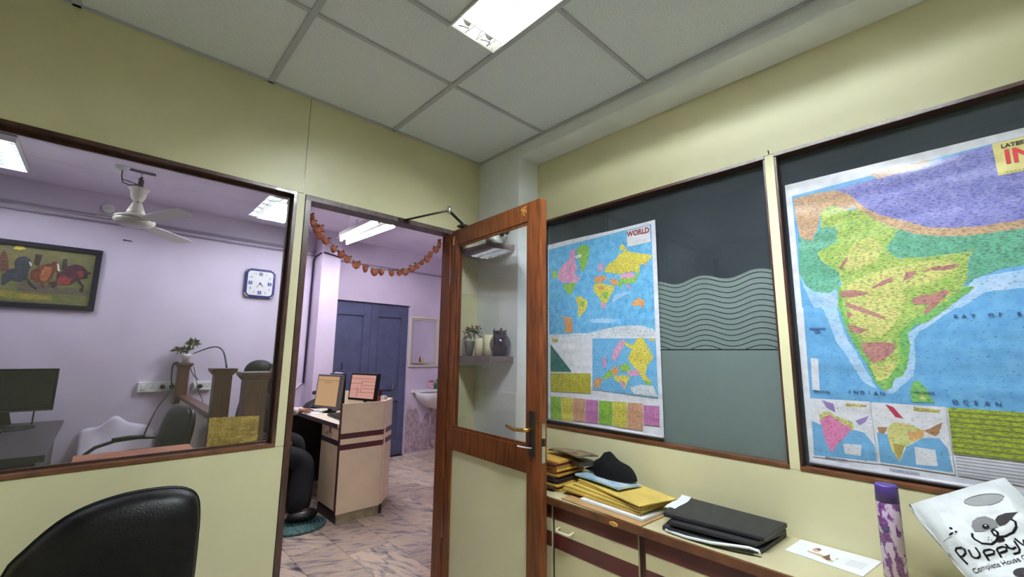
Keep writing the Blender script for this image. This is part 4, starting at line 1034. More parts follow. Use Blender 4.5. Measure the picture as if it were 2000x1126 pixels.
# ---------------------------------------------------------------- reception desk beyond the doorway
rd = thing('reception_desk', (.15, 2.0, 0), 'cream reception desk with two maroon stripes beyond the doorway', 'desk')
PEACH = mat('peach_laminate', (234, 214, 178), .42, var=.03)
def ring_wall(name, m, z0, z1, o=0.0, th=.02, par=None):
    p = [(-.100-o, 1.575-o), (.262+o*.4, 1.575-o), (.440+o, 1.760-o*.4), (.440+o, 2.95)]
    q = [(-.100-o, 1.575+th), (.262-th*.4, 1.575+th), (.440-th, 1.760+th*.4), (.440-th, 2.95)]
    for i in range(3):
        MB().hexa([(p[i][0], p[i][1], z0), (p[i+1][0], p[i+1][1], z0), (q[i+1][0], q[i+1][1], z0), (q[i][0], q[i][1], z0)],
                  [(p[i][0], p[i][1], z1), (p[i+1][0], p[i+1][1], z1), (q[i+1][0], q[i+1][1], z1), (q[i][0], q[i][1], z1)]).build(name, m, par or rd)
ring_wall('front_panel', PEACH, .075, .916)
ring_wall('stripe', MAROON, .555, .597, .002, .002)
ring_wall('stripe', MAROON, .640, .682, .002, .002)
ring_wall('plinth', mat('plinth_dusty', (150, 140, 108), .6, var=.15, vscale=20), 0, .070, -.012)
box('corner_strip', MAROON, rd, -.108, -.100, 1.573, 1.597, .075, .916)
MB().prism([(-.120, 1.597, .728), (.245, 1.597, .728), (.418, 1.772, .728), (.418, 2.95, .728), (-.120, 2.95, .728)], (0, 0, .028)).build('desk_top', mat('desk_cream_top', (226, 216, 190), .4), rd, .002)
box('top_edge', mat('dark_edge_band', (50, 34, 34), .5), rd, -.125, -.120, 1.597, 2.95, .724, .757)
pd = box('pedestal', PEACH, rd, -.080, .30, 1.60, 1.985, .075, .728)
dw = box('drawer', PEACH, rd, -.098, -.080, 1.602, 1.985, .622, .722, .002)
MB().tube([(-.098, 1.76, .668), (-.118, 1.765, .660), (-.122, 1.80, .658), (-.118, 1.835, .660), (-.098, 1.84, .668)], .005, 6).build('pull', CHROME, dw, smooth=True)
box('key', mat('red_key_tag', (140, 30, 34), .4), dw, -.104, -.098, 1.79, 1.80, .66, .715)
box('band', mat('dark_edge_band', (50, 34, 34), .5), rd, -.099, -.080, 1.602, 1.985, .585, .618)
box('cupboard_door', PEACH, rd, -.098, -.080, 1.602, 1.985, .095, .580, .002)
box('kick', mat('dark_edge_band', (50, 34, 34), .5), rd, -.090, .30, 1.60, 1.985, .0, .072)
box('far_support', mat('shaded_knee_panel', (44, 36, 36), .6), rd, -.08, .41, 2.90, 2.93, 0, .728)  # support panel coloured dark to stand for the shade under the desk
box('knee_shade_back', mat('shaded_knee_panel', (44, 36, 36), .6), rd, .36, .375, 1.99, 2.90, .02, .728)  # added dark sheet, the shade of the knee space put into its colour

def screen_mat(name, bg, strength): return emis(name, bg, strength)
def desk_monitor(name, tl, tr, z0, z1, zt, frame, scr, label, tilt=.03, lines=(), vlines=()):
    a = Vector((tl[0], tl[1], 0)); b = Vector((tr[0], tr[1], 0)); d = (b-a).normalized(); n = Vector((d.y, -d.x, 0))
    if n.x > 0: n = -n
    w = (b-a).length; mid = (a+b)/2
    t = thing(name, (mid.x, mid.y, .757), label, 'monitor')
    def P(s, o, z): q = a + d*s - n*(o+tilt*(z-z0)/(z1-z0)); return (q.x, q.y, z)
    MB().hexa([P(0, 0, z0), P(w, 0, z0), P(w, .045, z0), P(0, .045, z0)], [P(0, 0, z1), P(w, 0, z1), P(w, .045, z1), P(0, .045, z1)]).build('housing', frame, t, .004)
    e = .016
    MB().hexa([P(e, -.002, z0+e*1.4), P(w-e, -.002, z0+e*1.4), P(w-e, 0, z0+e*1.4), P(e, 0, z0+e*1.4)], [P(e, -.002, z1-e), P(w-e, -.002, z1-e), P(w-e, 0, z1-e), P(e, 0, z1-e)]).build('screen', scr, t)
    scn = t.children[-1]; LN = emis('ui_line_%s' % name, (120, 84, 76), .16)
    def rule(s0, s1, za, zb): MB().hexa([P(s0, -.0035, za), P(s1, -.0035, za), P(s1, -.002, za), P(s0, -.002, za)], [P(s0, -.0035, zb), P(s1, -.0035, zb), P(s1, -.002, zb), P(s0, -.002, zb)]).build('ui_line', LN, scn)
    for f0, f1, g in lines: rule(e+(w-2*e)*f0, e+(w-2*e)*f1, z0+(z1-z0)*g, z0+(z1-z0)*g+.003)
    for f0, g0, g1 in vlines: rule(e+(w-2*e)*f0, e+(w-2*e)*f0+.003, z0+(z1-z0)*g0, z0+(z1-z0)*g1)
    m_ = mid - n*.06
    MB().tube([(m_.x, m_.y, .775), (m_.x, m_.y, z0+.12)], .02, 8).build('neck', BLACK, t)
    MB().lathe([(.065, 0), (.065, .008), (.03, .02)], (m_.x, m_.y, .757), 18).build('foot', BLACK, t, smooth=True)
    return t
desk_monitor('monitor', (-.005, 2.50), (.095, 2.185), .800, 1.112, 0, mat('grey_bezel', (96, 92, 92), .4), screen_mat('beige_screen', (196, 158, 120), .32), 'monitor with a plain beige screen on the reception desk', lines=((0, 1, .82), (.3, .7, .76)))
desk_monitor('monitor', (.262, 2.34), (.370, 1.995), .868, 1.124, 0, BLACK, screen_mat('pink_screen', (206, 152, 140), .34), 'monitor with a pink ruled screen on the reception desk', lines=((0, 1, .8), (0, .5, .62), (.45, 1, .7), (.5, 1, .56), (.5, 1, .44), (.3, 1, .3), (0, .4, .4)), vlines=((.45, .3, .7), (.3, .12, .5)))
cpu = thing('computer_tower', (.24, 2.56, .757), 'slim black computer tower between the two desk monitors', 'computer')
box('case', BLACK, cpu, .200, .275, 2.44, 2.68, .757, 1.112, .004)
box('silver_strip', CHROME, cpu, .197, .200, 2.443, 2.450, .77, 1.10)
MB().lathe([(.008, 0), (.008, .003)], (.24, 2.44, .93), 10, Matrix.Rotation(math.pi/2, 3, 'X')).build('power_button', CHROME, cpu)
MB().obox((.235, 2.54, 1.118), (.03, .16, .010), RZ(0)).build('top_cable', WHITE, cpu)
kb = thing('keyboard', (.02, 1.98, .757), 'black keyboard at the edge of the reception desk', 'keyboard')
KM = RZ(-4)
MB().obox((.05, 1.93, .765), (.14, .40, .014), KM).build('tray', BLACK, kb, .003)
for i in range(5):
    for j in range(14):
        p = Vector((.05, 1.93, .775)) + KM @ Vector((-.052+i*.026, -.185+j*.0285, 0))
        MB().obox(p, (.021, .024, .007), KM).build('key', mat('key_black', (30, 30, 33), .5), kb)
for k, (x, y, w, d, rz) in enumerate(((-.01, 2.66, .16, .20, 10), (-.045, 2.36, .12, .16, 4))):
    p = MB().obox((x, y, .7595+k*.0001), (w, d, .004), RZ(rz)).build('paper_sheet', PAPER, None)
    tag(p, ('white sheet beyond the beige monitor on the desk', 'white sheet at the desk edge by the hand')[k], 'paper')
ph = thing('desk_telephone', (.10, 2.83, .757), 'black desk telephone behind the hand on the reception desk', 'telephone')
MB().hexa([(.02, 2.72, .757), (.19, 2.72, .757), (.19, 2.90, .757), (.02, 2.90, .757)], [(.05, 2.74, .80), (.19, 2.74, .87), (.19, 2.89, .87), (.05, 2.89, .80)]).build('base', BLACK, ph, .006)
MB().tube([(.13, 2.75, .90), (.135, 2.80, .912), (.135, 2.86, .912), (.13, 2.90, .90)], [.022, .016, .016, .022], 10).build('handset', mat('glossy_black', (24, 24, 26), .15), ph, smooth=True)
rb = thing('red_bottle', (.345, 1.86, .757), 'small red bottle with dark cap by the pink screen', 'bottle')
MB().lathe([(.026, 0), (.027, .13), (.014, .17), (.014, .18)], (.345, 1.83, .757), 14).build('bottle_body', mat('red_liquid', (150, 48, 44), .25), rb, smooth=True)
MB().lathe([(.017, .18), (.017, .235)], (.345, 1.83, .757), 12).build('cap', mat('dark_red_cap', (58, 20, 24), .4), rb)
pb = MB().box(.365, .388, 1.775, 1.80, .757, .93).build('red_strip', mat('orange_red_card', (190, 78, 66), .5), None); tag(pb, 'upright orange red card beside the small white box', 'card')
wb2 = thing('small_box', (.36, 1.745, .757), 'small white carton standing inside the desk screen', 'box')
MB().obox((.335, 1.735, .85), (.05, .035, .186), RZ(40)).build('carton', PAPER, wb2)
MB().obox((.335, 1.735, .944), (.048, .033, .002), RZ(40)).build('lid_flap', WHITE, wb2)

# ---------------------------------------------------------------- seated person at the reception desk
def skin_mesh(joints, bones, sub=2):
    names = list(joints); me = bpy.data.meshes.new('tmp')
    me.from_pydata([joints[n][:3] for n in names], [(names.index(a), names.index(b)) for a, b in bones], [])
    o = bpy.data.objects.new('tmp', me); COL.objects.link(o)
    o.modifiers.new('skin', 'SKIN'); sd = me.skin_vertices[0].data
    for i, n in enumerate(names):
        j = joints[n]; sd[i].radius = (j[3], j[4] if len(j) > 4 else j[3]); sd[i].use_root = (i == 0)
    s = o.modifiers.new('sub', 'SUBSURF'); s.levels = sub; s.render_levels = sub
    dg = bpy.context.evaluated_depsgraph_get()
    out = bpy.data.meshes.new_from_object(o.evaluated_get(dg))
    bpy.data.objects.remove(o)
    return out
def chain(*n): return [(n[i], n[i+1]) for i in range(len(n)-1)]
per = thing('person', (-.62, 2.12, 0), 'seated person in black with a hand on the reception desk, mostly behind the door frame', 'person')
SKIN = mat('skin', (132, 84, 64), .55); CLOTH = mat('black_cloth', (11, 11, 14), .9, var=.2, vscale=30); HAIR = mat('black_hair', (10, 10, 12), .6, bump=.3, bscale=200, spec=.2)
J = dict(pelvis=(-.64, 2.12, .56, .11, .10), waist=(-.65, 2.12, .70, .11, .10), chest=(-.62, 2.12, .88, .13, .11), neck0=(-.60, 2.12, 1.01, .06), neck=(-.585, 2.12, 1.06, .05), jaw=(-.565, 2.12, 1.11, .062, .058), skull=(-.575, 2.12, 1.165, .085, .075), crown=(-.58, 2.12, 1.205, .060, .055),
         shl=(-.60, 2.29, .965, .06), ell=(-.50, 2.34, .80, .042), wrl=(-.255, 2.285, .792, .026), pal=(-.205, 2.325, .790, .030, .016), knu=(-.165, 2.36, .792, .028, .012),
         shr=(-.60, 1.95, .965, .06), elr=(-.56, 1.86, .76, .042), wrr=(-.40, 1.92, .60, .026), par=(-.35, 1.94, .575, .030, .016),
         hpl=(-.60, 2.21, .56, .095), knl=(-.235, 2.14, .575, .085), anl=(-.30, 2.16, .12, .045), tol=(-.20, 2.20, .07, .032),
         hpr=(-.60, 2.03, .53, .085), knr=(-.235, 1.93, .455, .080), anr=(-.315, 1.80, .12, .048), tor=(-.24, 1.75, .07, .034))
for i, (dx, dy, L_) in enumerate(((.020, .040, .9), (.032, .030, 1.05), (.040, .020, 1.0), (.046, .008, .85))):
    ang = math.radians(40-i*9); d = (math.cos(ang), math.sin(ang))
    bx_, by_ = -.165-.012+i*.010, 2.36+.020-i*.014
    J['f%da' % i] = (bx_+.012*d[0], by_+.012*d[1], .794, .0095); J['f%db' % i] = (bx_+.045*L_*d[0], by_+.045*L_*d[1], .790, .0085); J['f%dc' % i] = (bx_+.075*L_*d[0], by_+.075*L_*d[1], .776, .0075)
J['t0'] = (-.190, 2.295, .786, .012); J['t1'] = (-.150, 2.295, .778, .010); J['t2'] = (-.125, 2.310, .774, .0085)
for k in J:      # the whole hand a little further over the desk
    if k in ('wrl', 'pal', 'knu') or k[0] in 'ft' and k[1:2].isdigit():
        q = J[k]; J[k] = (q[0]+.055, q[1]+.055)+tuple(q[2:])
bones = chain('pelvis', 'waist', 'chest', 'neck0', 'neck', 'jaw', 'skull', 'crown') + chain('chest', 'shl', 'ell', 'wrl', 'pal', 'knu') + chain('chest', 'shr', 'elr', 'wrr', 'par') + chain('pelvis', 'hpl', 'knl', 'anl', 'tol') + chain('pelvis', 'hpr', 'knr', 'anr', 'tor')
for i in range(4): bones += chain('knu', 'f%da' % i, 'f%db' % i, 'f%dc' % i)
bones += chain('pal', 't0', 't1', 't2')
bm_ = skin_mesh(J, bones)
body = place(bm_, 'body', SKIN, per, True)
# face on the front of the head
MB().ball((-.482, 2.12, 1.150), (.016, .012, .02), 8, 6).build('nose', SKIN, per, smooth=True)
for s_ in (-1, 1):
    MB().ball((-.492, 2.12+s_*.032, 1.172), (.008, .012, .007), 8, 6).build('eye', mat('eye_white', (210, 205, 200), .3), per, smooth=True)
    MB().ball((-.585, 2.12+s_*.080, 1.150), (.018, .010, .028), 8, 6).build('ear', SKIN, per, smooth=True)
MB().obox((-.497, 2.12, 1.108), (.006, .042, .008), Matrix.Identity(3)).build('mouth', mat('lips', (110, 62, 54), .5), per)
hb = MB()
hb.ball((-.592, 2.12, 1.166), (.112, .102, .092), 18, 12)
hr = hb.build('hair', HAIR, per, smooth=True)
for v in hr.data.vertices:
    if v.co.x > -.53 and v.co.z < 1.20: v.co.x = -.53
SJ = {k: list(J[k]) for k in ('pelvis', 'waist', 'chest', 'neck0', 'shl', 'ell', 'wrl', 'shr', 'elr', 'wrr')}
for k in SJ:
    SJ[k][3] += .012
    if len(SJ[k]) > 4: SJ[k][4] += .012
SJ['neck0'][2] -= .01
SJ['wrl'][0] -= .03; SJ['wrl'][1] -= .005
place(skin_mesh(SJ, chain('pelvis', 'waist', 'chest', 'neck0') + chain('chest', 'shl', 'ell', 'wrl') + chain('chest', 'shr', 'elr', 'wrr')), 'shirt', CLOTH, per, True)
MB().tube([(-.240, 2.330, .794), (-.208, 2.338, .792)], .036, 12).build('cuff', mat('pale_cuff', (206, 208, 200), .7), per, smooth=True)
TJ = {k: list(J[k]) for k in ('pelvis', 'hpl', 'knl', 'anl', 'hpr', 'knr', 'anr')}
for k in TJ:
    TJ[k][3] += .016
    if len(TJ[k]) > 4: TJ[k][4] += .016
for k in ('anl', 'anr'): TJ[k][2] -= .062; TJ[k][3] += .036
place(skin_mesh(TJ, chain('pelvis', 'hpl', 'knl', 'anl') + chain('pelvis', 'hpr', 'knr', 'anr')), 'trousers', CLOTH, per, True)
for a, t in (('anl', 'tol'), ('anr', 'tor')):
    p, q = Vector(J[a][:3]), Vector(J[t][:3]); d = (q-p); d.z = 0; d.normalize()
    MB().ball(((p.x+q.x)/2, (p.y+q.y)/2, .072), (.075+.05*abs(d.x), .05+.05*abs(d.y), .044), 14, 8).build('shoe', mat('black_shoe', (22, 21, 22), .4), per, smooth=True)
sc_ = thing('desk_chair', (-.66, 2.12, 0), 'low black office chair under the seated person', 'chair')
chair_back('seat', sc_, (-.62, 2.12, .405), (0, 0, 1), (1, 0, 0), .46, .46, .07, LEATHER2)
chair_back('backrest', sc_, (-.865, 2.12, .68), (1, 0, 0), (0, 0, 1), .40, .36, .06, LEATHER2)
MB().tube([(-.80, 2.12, .38), (-.90, 2.12, .42), (-.90, 2.12, .62)], .018, 8).build('back_stem', BLACK, sc_, smooth=True)
MB().tube([(-.62, 2.12, .08), (-.62, 2.12, .38)], .025, 10).build('column', DKMETAL, sc_)
for k in range(5):
    a = math.radians(36+72*k); q = (-.62+.25*math.cos(a), 2.12+.25*math.sin(a), .07)
    lg_ = MB().tube([(-.62, 2.12, .10), q], [.025, .014], 8).build('leg', BLACK, sc_)
    MB().ball((q[0], q[1], .029), (.028, .028, .028), 10, 6).build('castor', BLACK, lg_, smooth=True)
# second dark chair top beyond the person
c3 = thing('high_back_chair', (-.40, 2.72, 0), 'black high-backed chair beside the seated person, only its top showing', 'chair')
chair_back('backrest', c3, (-.295, 2.80, .960), (0, -1, .1), (0, 0, 1), .31, .50, .07, LEATHER2)
chair_back('seat', c3, (-.37, 2.60, .45), (0, 0, 1), (0, -1, 0), .40, .40, .08, LEATHER2)
MB().tube([(-.37, 2.76, .45), (-.33, 2.85, .50), (-.30, 2.845, .75)], .018, 8).build('back_stem', BLACK, c3)
for sx in (-1, 1):
    for sy in (-1, 1): MB().tube([(-.37+sx*.15, 2.60+sy*.15, .42), (-.37+sx*.17, 2.60+sy*.17, .0)], .014, 8).build('leg', DKMETAL, c3)
# teal foot mat
mt = thing('foot_mat', (-.32, 1.72, 0), 'round teal woven mat under the black shoe', 'mat')
TEAL = mat('teal_weave', (40, 74, 72), .8, col2=(90, 130, 124), vscale=60)
for k in range(7):
    r = .025+k*.027
    MB().tube([(-.32+r*1.05*math.cos(2*math.pi*i/40), 1.74+r*.9*math.sin(2*math.pi*i/40), .012) for i in range(41)], .0125, 6, caps=False).build('woven_ring', TEAL, mt, smooth=True)

# ---------------------------------------------------------------- garland across the doorway
ga = thing('door_garland', (-.57, .085, 1.72), 'string of small orange flower pendants draped across the doorway', 'garland')
pts = [(x/1000, .085, z/1000) for x, z in GARLAND]
top = [(-.953, .080, 1.975)] + [(p[0], p[1], p[2]+.010) for p in pts] + [(-.205, .080, 1.975)]
MB().tube(top, .0018, 5).build('cord', mat('garland_cord', (150, 90, 70), .8), ga)
GO = mat('orange_felt', (168, 98, 74), .85, col2=(136, 70, 54), vscale=50); GL = mat('garland_leaf', (84, 78, 48), .8)
gm = None
for i, p in enumerate(pts):
    b = MB(); M = RZ(random.uniform(-60, 60)); s_ = random.uniform(.85, 1.1)
    pts2 = [(0, -.024), (.013, -.016), (.0195, -.002), (.017, .010), (.010, .014), (.005, .010), (0, .016), (-.005, .010), (-.010, .014), (-.017, .010), (-.0195, -.002), (-.013, -.016)]
    b.pillow([Vector(p)+M @ Vector((x*s_, 0, z*s_)) for x, z in pts2], M @ Vector((0, 1, 0)), [(.5, -.010), (.85, -.007), (1, 0), (.85, .007), (.5, .010)])
    q = b.build('pendant', GO, ga)
    for k in range(2):
        sg = 1 if k else -1
        MB().add([Vector(p)+M @ Vector(v) for v in ((0, -.004, .010), (sg*.012, -.009, .017), (sg*.024, -.010, .013), (sg*.013, -.008, .007))], [(0, 1, 2, 3)]).build('leaf', GL, q)

# ---------------------------------------------------------------- dark room behind the right-hand glass
wd = thing('wall_dark_room', (1.6, -.2, 0), kind='structure')
DKP = mat('dark_room_panel', (206, 197, 212), .6, var=.05); DKF = mat('aluminium_post', (150, 152, 156), .4, metal=.3); DKC = mat('dark_room_ceiling', (220, 225, 228), .8)
box('panel', DKP, wd, .26, 3.05, -.20, -.15, 0, 2.46)
for x0, x1 in ((.95, .985), (1.0, 1.02), (1.80, 1.84), (1.86, 1.90), (2.93, 2.96), (2.975, 3.0)):
    box('post', DKF, wd, x0, x1, -.225, -.20, 0, 2.33)
box('cornice', DKF, wd, .26, 3.0, -.26, -.20, 2.33, 2.46)
box('shelf_box', mat('dark_box', (70, 66, 72), .6), wd, 1.70, 1.90, -.30, -.226, 1.62, 1.86)
wde = thing('wall_dark_room_end', (3.05, -1.7, 0), kind='structure')
box('panel', DKC, wde, 3.0, 3.05, -3.25, -.20, 0, 2.46)
box('panel', DKC, wde, .26, 3.05, -3.30, -3.25, 0, 2.46)
cd = thing('ceiling_dark_room', (1.6, -1.7, 2.46), kind='structure')
box('slab', DKC, cd, .26, 3.05, -3.25, -.15, 2.46, 2.52)

# ================================================================ THINGS ON THE RIGHT-HAND WALL
def print_mat(name, col, col2=None, fleck=0.0, rough=.28, vscale=34.0, fs=1.35, lines=0.0):
    col = tuple(v*.91 for v in col); col2 = tuple(v*.91 for v in col2) if col2 else None
    if name in _mats: return _mats[name]
    m = bpy.data.materials.new('print_'+name); m.use_nodes = True
    nt = m.node_tree; b = nt.nodes['Principled BSDF']; L = nt.links.new
    b.inputs['Roughness'].default_value = rough
    tc = nt.nodes.new('ShaderNodeTexCoord')
    n = nt.nodes.new('ShaderNodeTexNoise'); n.inputs['Scale'].default_value = vscale; n.inputs['Detail'].default_value = 6
    L(tc.outputs['Object'], n.inputs['Vector'])
    mr_ = nt.nodes.new('ShaderNodeMapRange'); mr_.inputs[1].default_value = .35; mr_.inputs[2].default_value = .65; L(n.outputs[0], mr_.inputs[0])
    mx = nt.nodes.new('ShaderNodeMix'); mx.data_type = 'RGBA'
    mx.inputs[6].default_value = lin(col); mx.inputs[7].default_value = lin(col2 or tuple(v*.92 for v in col)); L(mr_.outputs[0], mx.inputs[0])
    out = mx.outputs[2]
    if fleck:
        mp = nt.nodes.new('ShaderNodeMapping'); mp.inputs['Scale'].default_value = (1, 75*fs, 300*fs); L(tc.outputs['Object'], mp.inputs[0])
        n2 = nt.nodes.new('ShaderNodeTexNoise'); n2.inputs['Scale'].default_value = 1.0; n2.inputs['Detail'].default_value = 3; L(mp.outputs[0], n2.inputs['Vector'])
        gt = nt.nodes.new('ShaderNodeMath'); gt.operation = 'GREATER_THAN'; gt.inputs[1].default_value = 1.0-fleck; L(n2.outputs[0], gt.inputs[0])
        ml = nt.nodes.new('ShaderNodeMath'); ml.operation = 'MULTIPLY'; ml.inputs[1].default_value = .55; L(gt.outputs[0], ml.inputs[0])
        m2 = nt.nodes.new('ShaderNodeMix'); m2.data_type = 'RGBA'; m2.inputs[7].default_value = lin((40, 42, 60)); L(out, m2.inputs[6]); L(ml.outputs[0], m2.inputs[0])
        out = m2.outputs[2]
    if lines:
        sp = nt.nodes.new('ShaderNodeSeparateXYZ'); L(tc.outputs['Object'], sp.inputs[0])
        a1 = nt.nodes.new('ShaderNodeMath'); a1.operation = 'MODULO'; a1.inputs[1].default_value = lines; L(sp.outputs['Z'], a1.inputs[0])
        a2 = nt.nodes.new('ShaderNodeMath'); a2.operation = 'LESS_THAN'; a2.inputs[1].default_value = lines*.34; L(a1.outputs[0], a2.inputs[0])
        a3 = nt.nodes.new('ShaderNodeMath'); a3.operation = 'MULTIPLY'; a3.inputs[1].default_value = .6; L(a2.outputs[0], a3.inputs[0])
        m4 = nt.nodes.new('ShaderNodeMix'); m4.data_type = 'RGBA'; m4.inputs[7].default_value = lin((60, 62, 80)); L(out, m4.inputs[6]); L(a3.outputs[0], m4.inputs[0])
        out = m4.outputs[2]
    L(out, b.inputs['Base Color'])
    # soft buckles of the laminated sheet
    mp2 = nt.nodes.new('ShaderNodeMapping'); mp2.inputs['Scale'].default_value = (1, 2.2, 9.0); L(tc.outputs['Object'], mp2.inputs[0])
    n3 = nt.nodes.new('ShaderNodeTexNoise'); n3.inputs['Scale'].default_value = 1.6; n3.inputs['Detail'].default_value = 1; L(mp2.outputs[0], n3.inputs['Vector'])
    bp = nt.nodes.new('ShaderNodeBump'); bp.inputs['Strength'].default_value = .35; bp.inputs['Distance'].default_value = .03; L(n3.outputs[0], bp.inputs['Height']); L(bp.outputs[0], b.inputs['Normal'])
    _mats[name] = m
    return m
SHEET = print_mat('sheet', (226, 228, 236))
PC = dict(sea=((112, 172, 216), (96, 158, 208), .36), sealight=((186, 210, 236), (150, 190, 226), .38), lilac=((150, 150, 208), (128, 130, 196), .45), tan=((206, 170, 130), (188, 156, 128), .45),
          teal=((112, 178, 150), (98, 164, 132), .46), lime=((150, 184, 92), (184, 202, 112), .46), green=((110, 176, 104), (128, 184, 96), .44), yellow=((196, 206, 118), (212, 204, 130), .46),
          pink=((188, 136, 122), (172, 120, 120), .44), white=((222, 224, 232), None, .36), title=((228, 218, 142), None, 0), seainset=((112, 172, 218), None, .36),
          pink2=((214, 128, 176), (204, 120, 160), .42), violet=((150, 130, 190), None, .36), gold=((214, 200, 110), None, .5), red=((178, 60, 84), None, .3), limepale=((196, 206, 140), (206, 190, 120), .4),
          orange=((222, 170, 110), None, .4), brownl=((170, 128, 92), None, .4), olive=((166, 150, 80), None, .4), tablegreen=((164, 182, 48), (150, 170, 44), .47), textblock=((214, 216, 226), None, 0))
WP = dict(wsea=((92, 166, 214), (124, 190, 228), .40), wice=((224, 228, 232), (206, 216, 226), .44), wpink=((214, 150, 190), (224, 170, 190), .44), wgreen=((134, 188, 88), (156, 196, 90), .44), wpale=((226, 226, 220), None, .4),  # the sea's paler tone covers depth variation and streaky reflections
          wyellow=((226, 216, 96), (216, 200, 90), .45), worange=((224, 166, 104), (214, 150, 100), .44), wglare=((170, 206, 234), (150, 194, 230), .38), wtitle=((228, 228, 232), None, 0), wtri=((64, 124, 108), (52, 100, 90), .44),
          wtable=((206, 200, 66), (190, 184, 60), .5), weusea=((104, 174, 220), (120, 182, 224), .4), wgold2=((214, 190, 90), None, .4), wc1=((150, 196, 74), (136, 182, 66), .47), wc2=((222, 216, 92), (210, 200, 86), .47), wc3=((216, 168, 132), (206, 156, 122), .47), wc4=((206, 136, 190), (196, 124, 180), .47))
EX, EY = (0, -1, 0), (0, 0, 1)
XP = .1800
FREE = set('sealight lilac tan teal lime green yellow pink pink2 violet red limepale orange brownl olive wice wpink wgreen wyellow worange wcloud wpale'.split())
def ragged(nm, pts):     # coasts and borders wander a little between the drawn points
    if nm not in FREE or len(pts) < 5: return pts
    return wander(pts)
# world map
wm = thing('world_map', (XP, -.71, .984), 'laminated world map poster taped over the first glass pane', 'poster')
MB().grid(lambda a, b: (XP+.0016+.0004*math.sin(a*9)*b, -.388-a*.648-.002*b*(1-a), .984+b*(.941+.002*math.sin(a*7))), 20, 20).build('sheet', SHEET, wm)
MB().tube([(XP-.002, -.390, .990), (XP-.002, -1.034, .989)], .0065, 8).build('bottom_roll', mat('poster_roll_grey', (176, 176, 186), .25), wm, smooth=True)
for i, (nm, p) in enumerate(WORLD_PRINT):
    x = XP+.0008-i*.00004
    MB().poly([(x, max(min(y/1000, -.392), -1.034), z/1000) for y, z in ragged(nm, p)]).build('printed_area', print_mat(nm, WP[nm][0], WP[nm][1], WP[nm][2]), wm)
XT = XP-.0018
text('title', 'WORLD', .036, (XT, -.950, 1.884), EX, EY, mat('maroon_ink', (120, 34, 44), .5), wm, bold=True, sx=.86)
for k in range(3): text('title_small', '- - - - - -', .010, (XT, -.950, 1.860-k*.011), EX, EY, INK, wm)
# india map (continues beyond the frame)
im = thing('country_map', (XP, -1.90, .977), 'large laminated country relief map on the second glass pane', 'poster')
MB().grid(lambda a, b: (XP+.0016, -1.546-a*.724, .977+b*.962), 16, 16).build('sheet', SHEET, im)
MB().tube([(XP-.002, -1.548, .984), (XP-.002, -2.268, .984)], .0065, 8).build('bottom_roll', mat('poster_roll_grey', (176, 176, 186), .25), im, smooth=True)
for i, (nm, p) in enumerate(INDIA_PRINT):
    x = XP+.0008-i*.00004
    MB().poly([(x, min(y/1000, -1.552), min(z/1000, 1.932)) for y, z in ragged(nm, p)]).build('printed_area', print_mat(nm, PC[nm][0], PC[nm][1], PC[nm][2], lines=.0085 if nm == 'textblock' else (.0135 if nm == 'tablegreen' else 0)), im)
XT = XP-.0020
NAVY = mat('navy_ink', (40, 50, 96), .5)
def spread(body, size, y0, z0, y1, z1):
    n = len(body)
    for i, ch in enumerate(body):
        if ch == ' ': continue
        t = i/max(1, n-1)
        text('letter', ch, size, (XT, y0+(y1-y0)*t, z0+(z1-z0)*t), EX, EY, NAVY, im)
spread('BAY OF BENGAL', .015, -1.930, 1.440, -2.130, 1.440)
spread('INDIAN', .016, -1.672, 1.216, -1.752, 1.216)
spread('OCEAN', .016, -1.905, 1.205, -1.985, 1.205)
text('sea_name', 'ARABIAN\nSEA', .011, (XT, -1.603, 1.412), EX, EY, NAVY, im)
text('island_name', 'MALDIVES', .010, (XT, -1.598, 1.212), EX, EY, NAVY, im)
text('country_name', 'SRI LANKA', .009, (XT, -1.845, 1.225), EX, EY, NAVY, im)
text('inset_name', 'INDIAN OCEAN', .008, (XT, -1.62, 1.005), EX, EY, NAVY, im)
text('inset_name', 'INDIAN OCEAN', .009, (XT, -1.78, .997), EX, EY, NAVY, im)
RED = mat('red_ink', (188, 44, 52), .5)
text('title', 'INDIA', .056, (XT, -2.066, 1.866), EX, EY, RED, im, align='LEFT', bold=True)
text('title_line', 'LATEST', .015, (XT, -2.064, 1.899), EX, EY, INK, im, align='LEFT', bold=True)
for k in range(3):
    text('title_small', '- - - - - - - -', .012, (XT, -2.066, 1.826-k*.010), EX, EY, INK, im, align='LEFT')

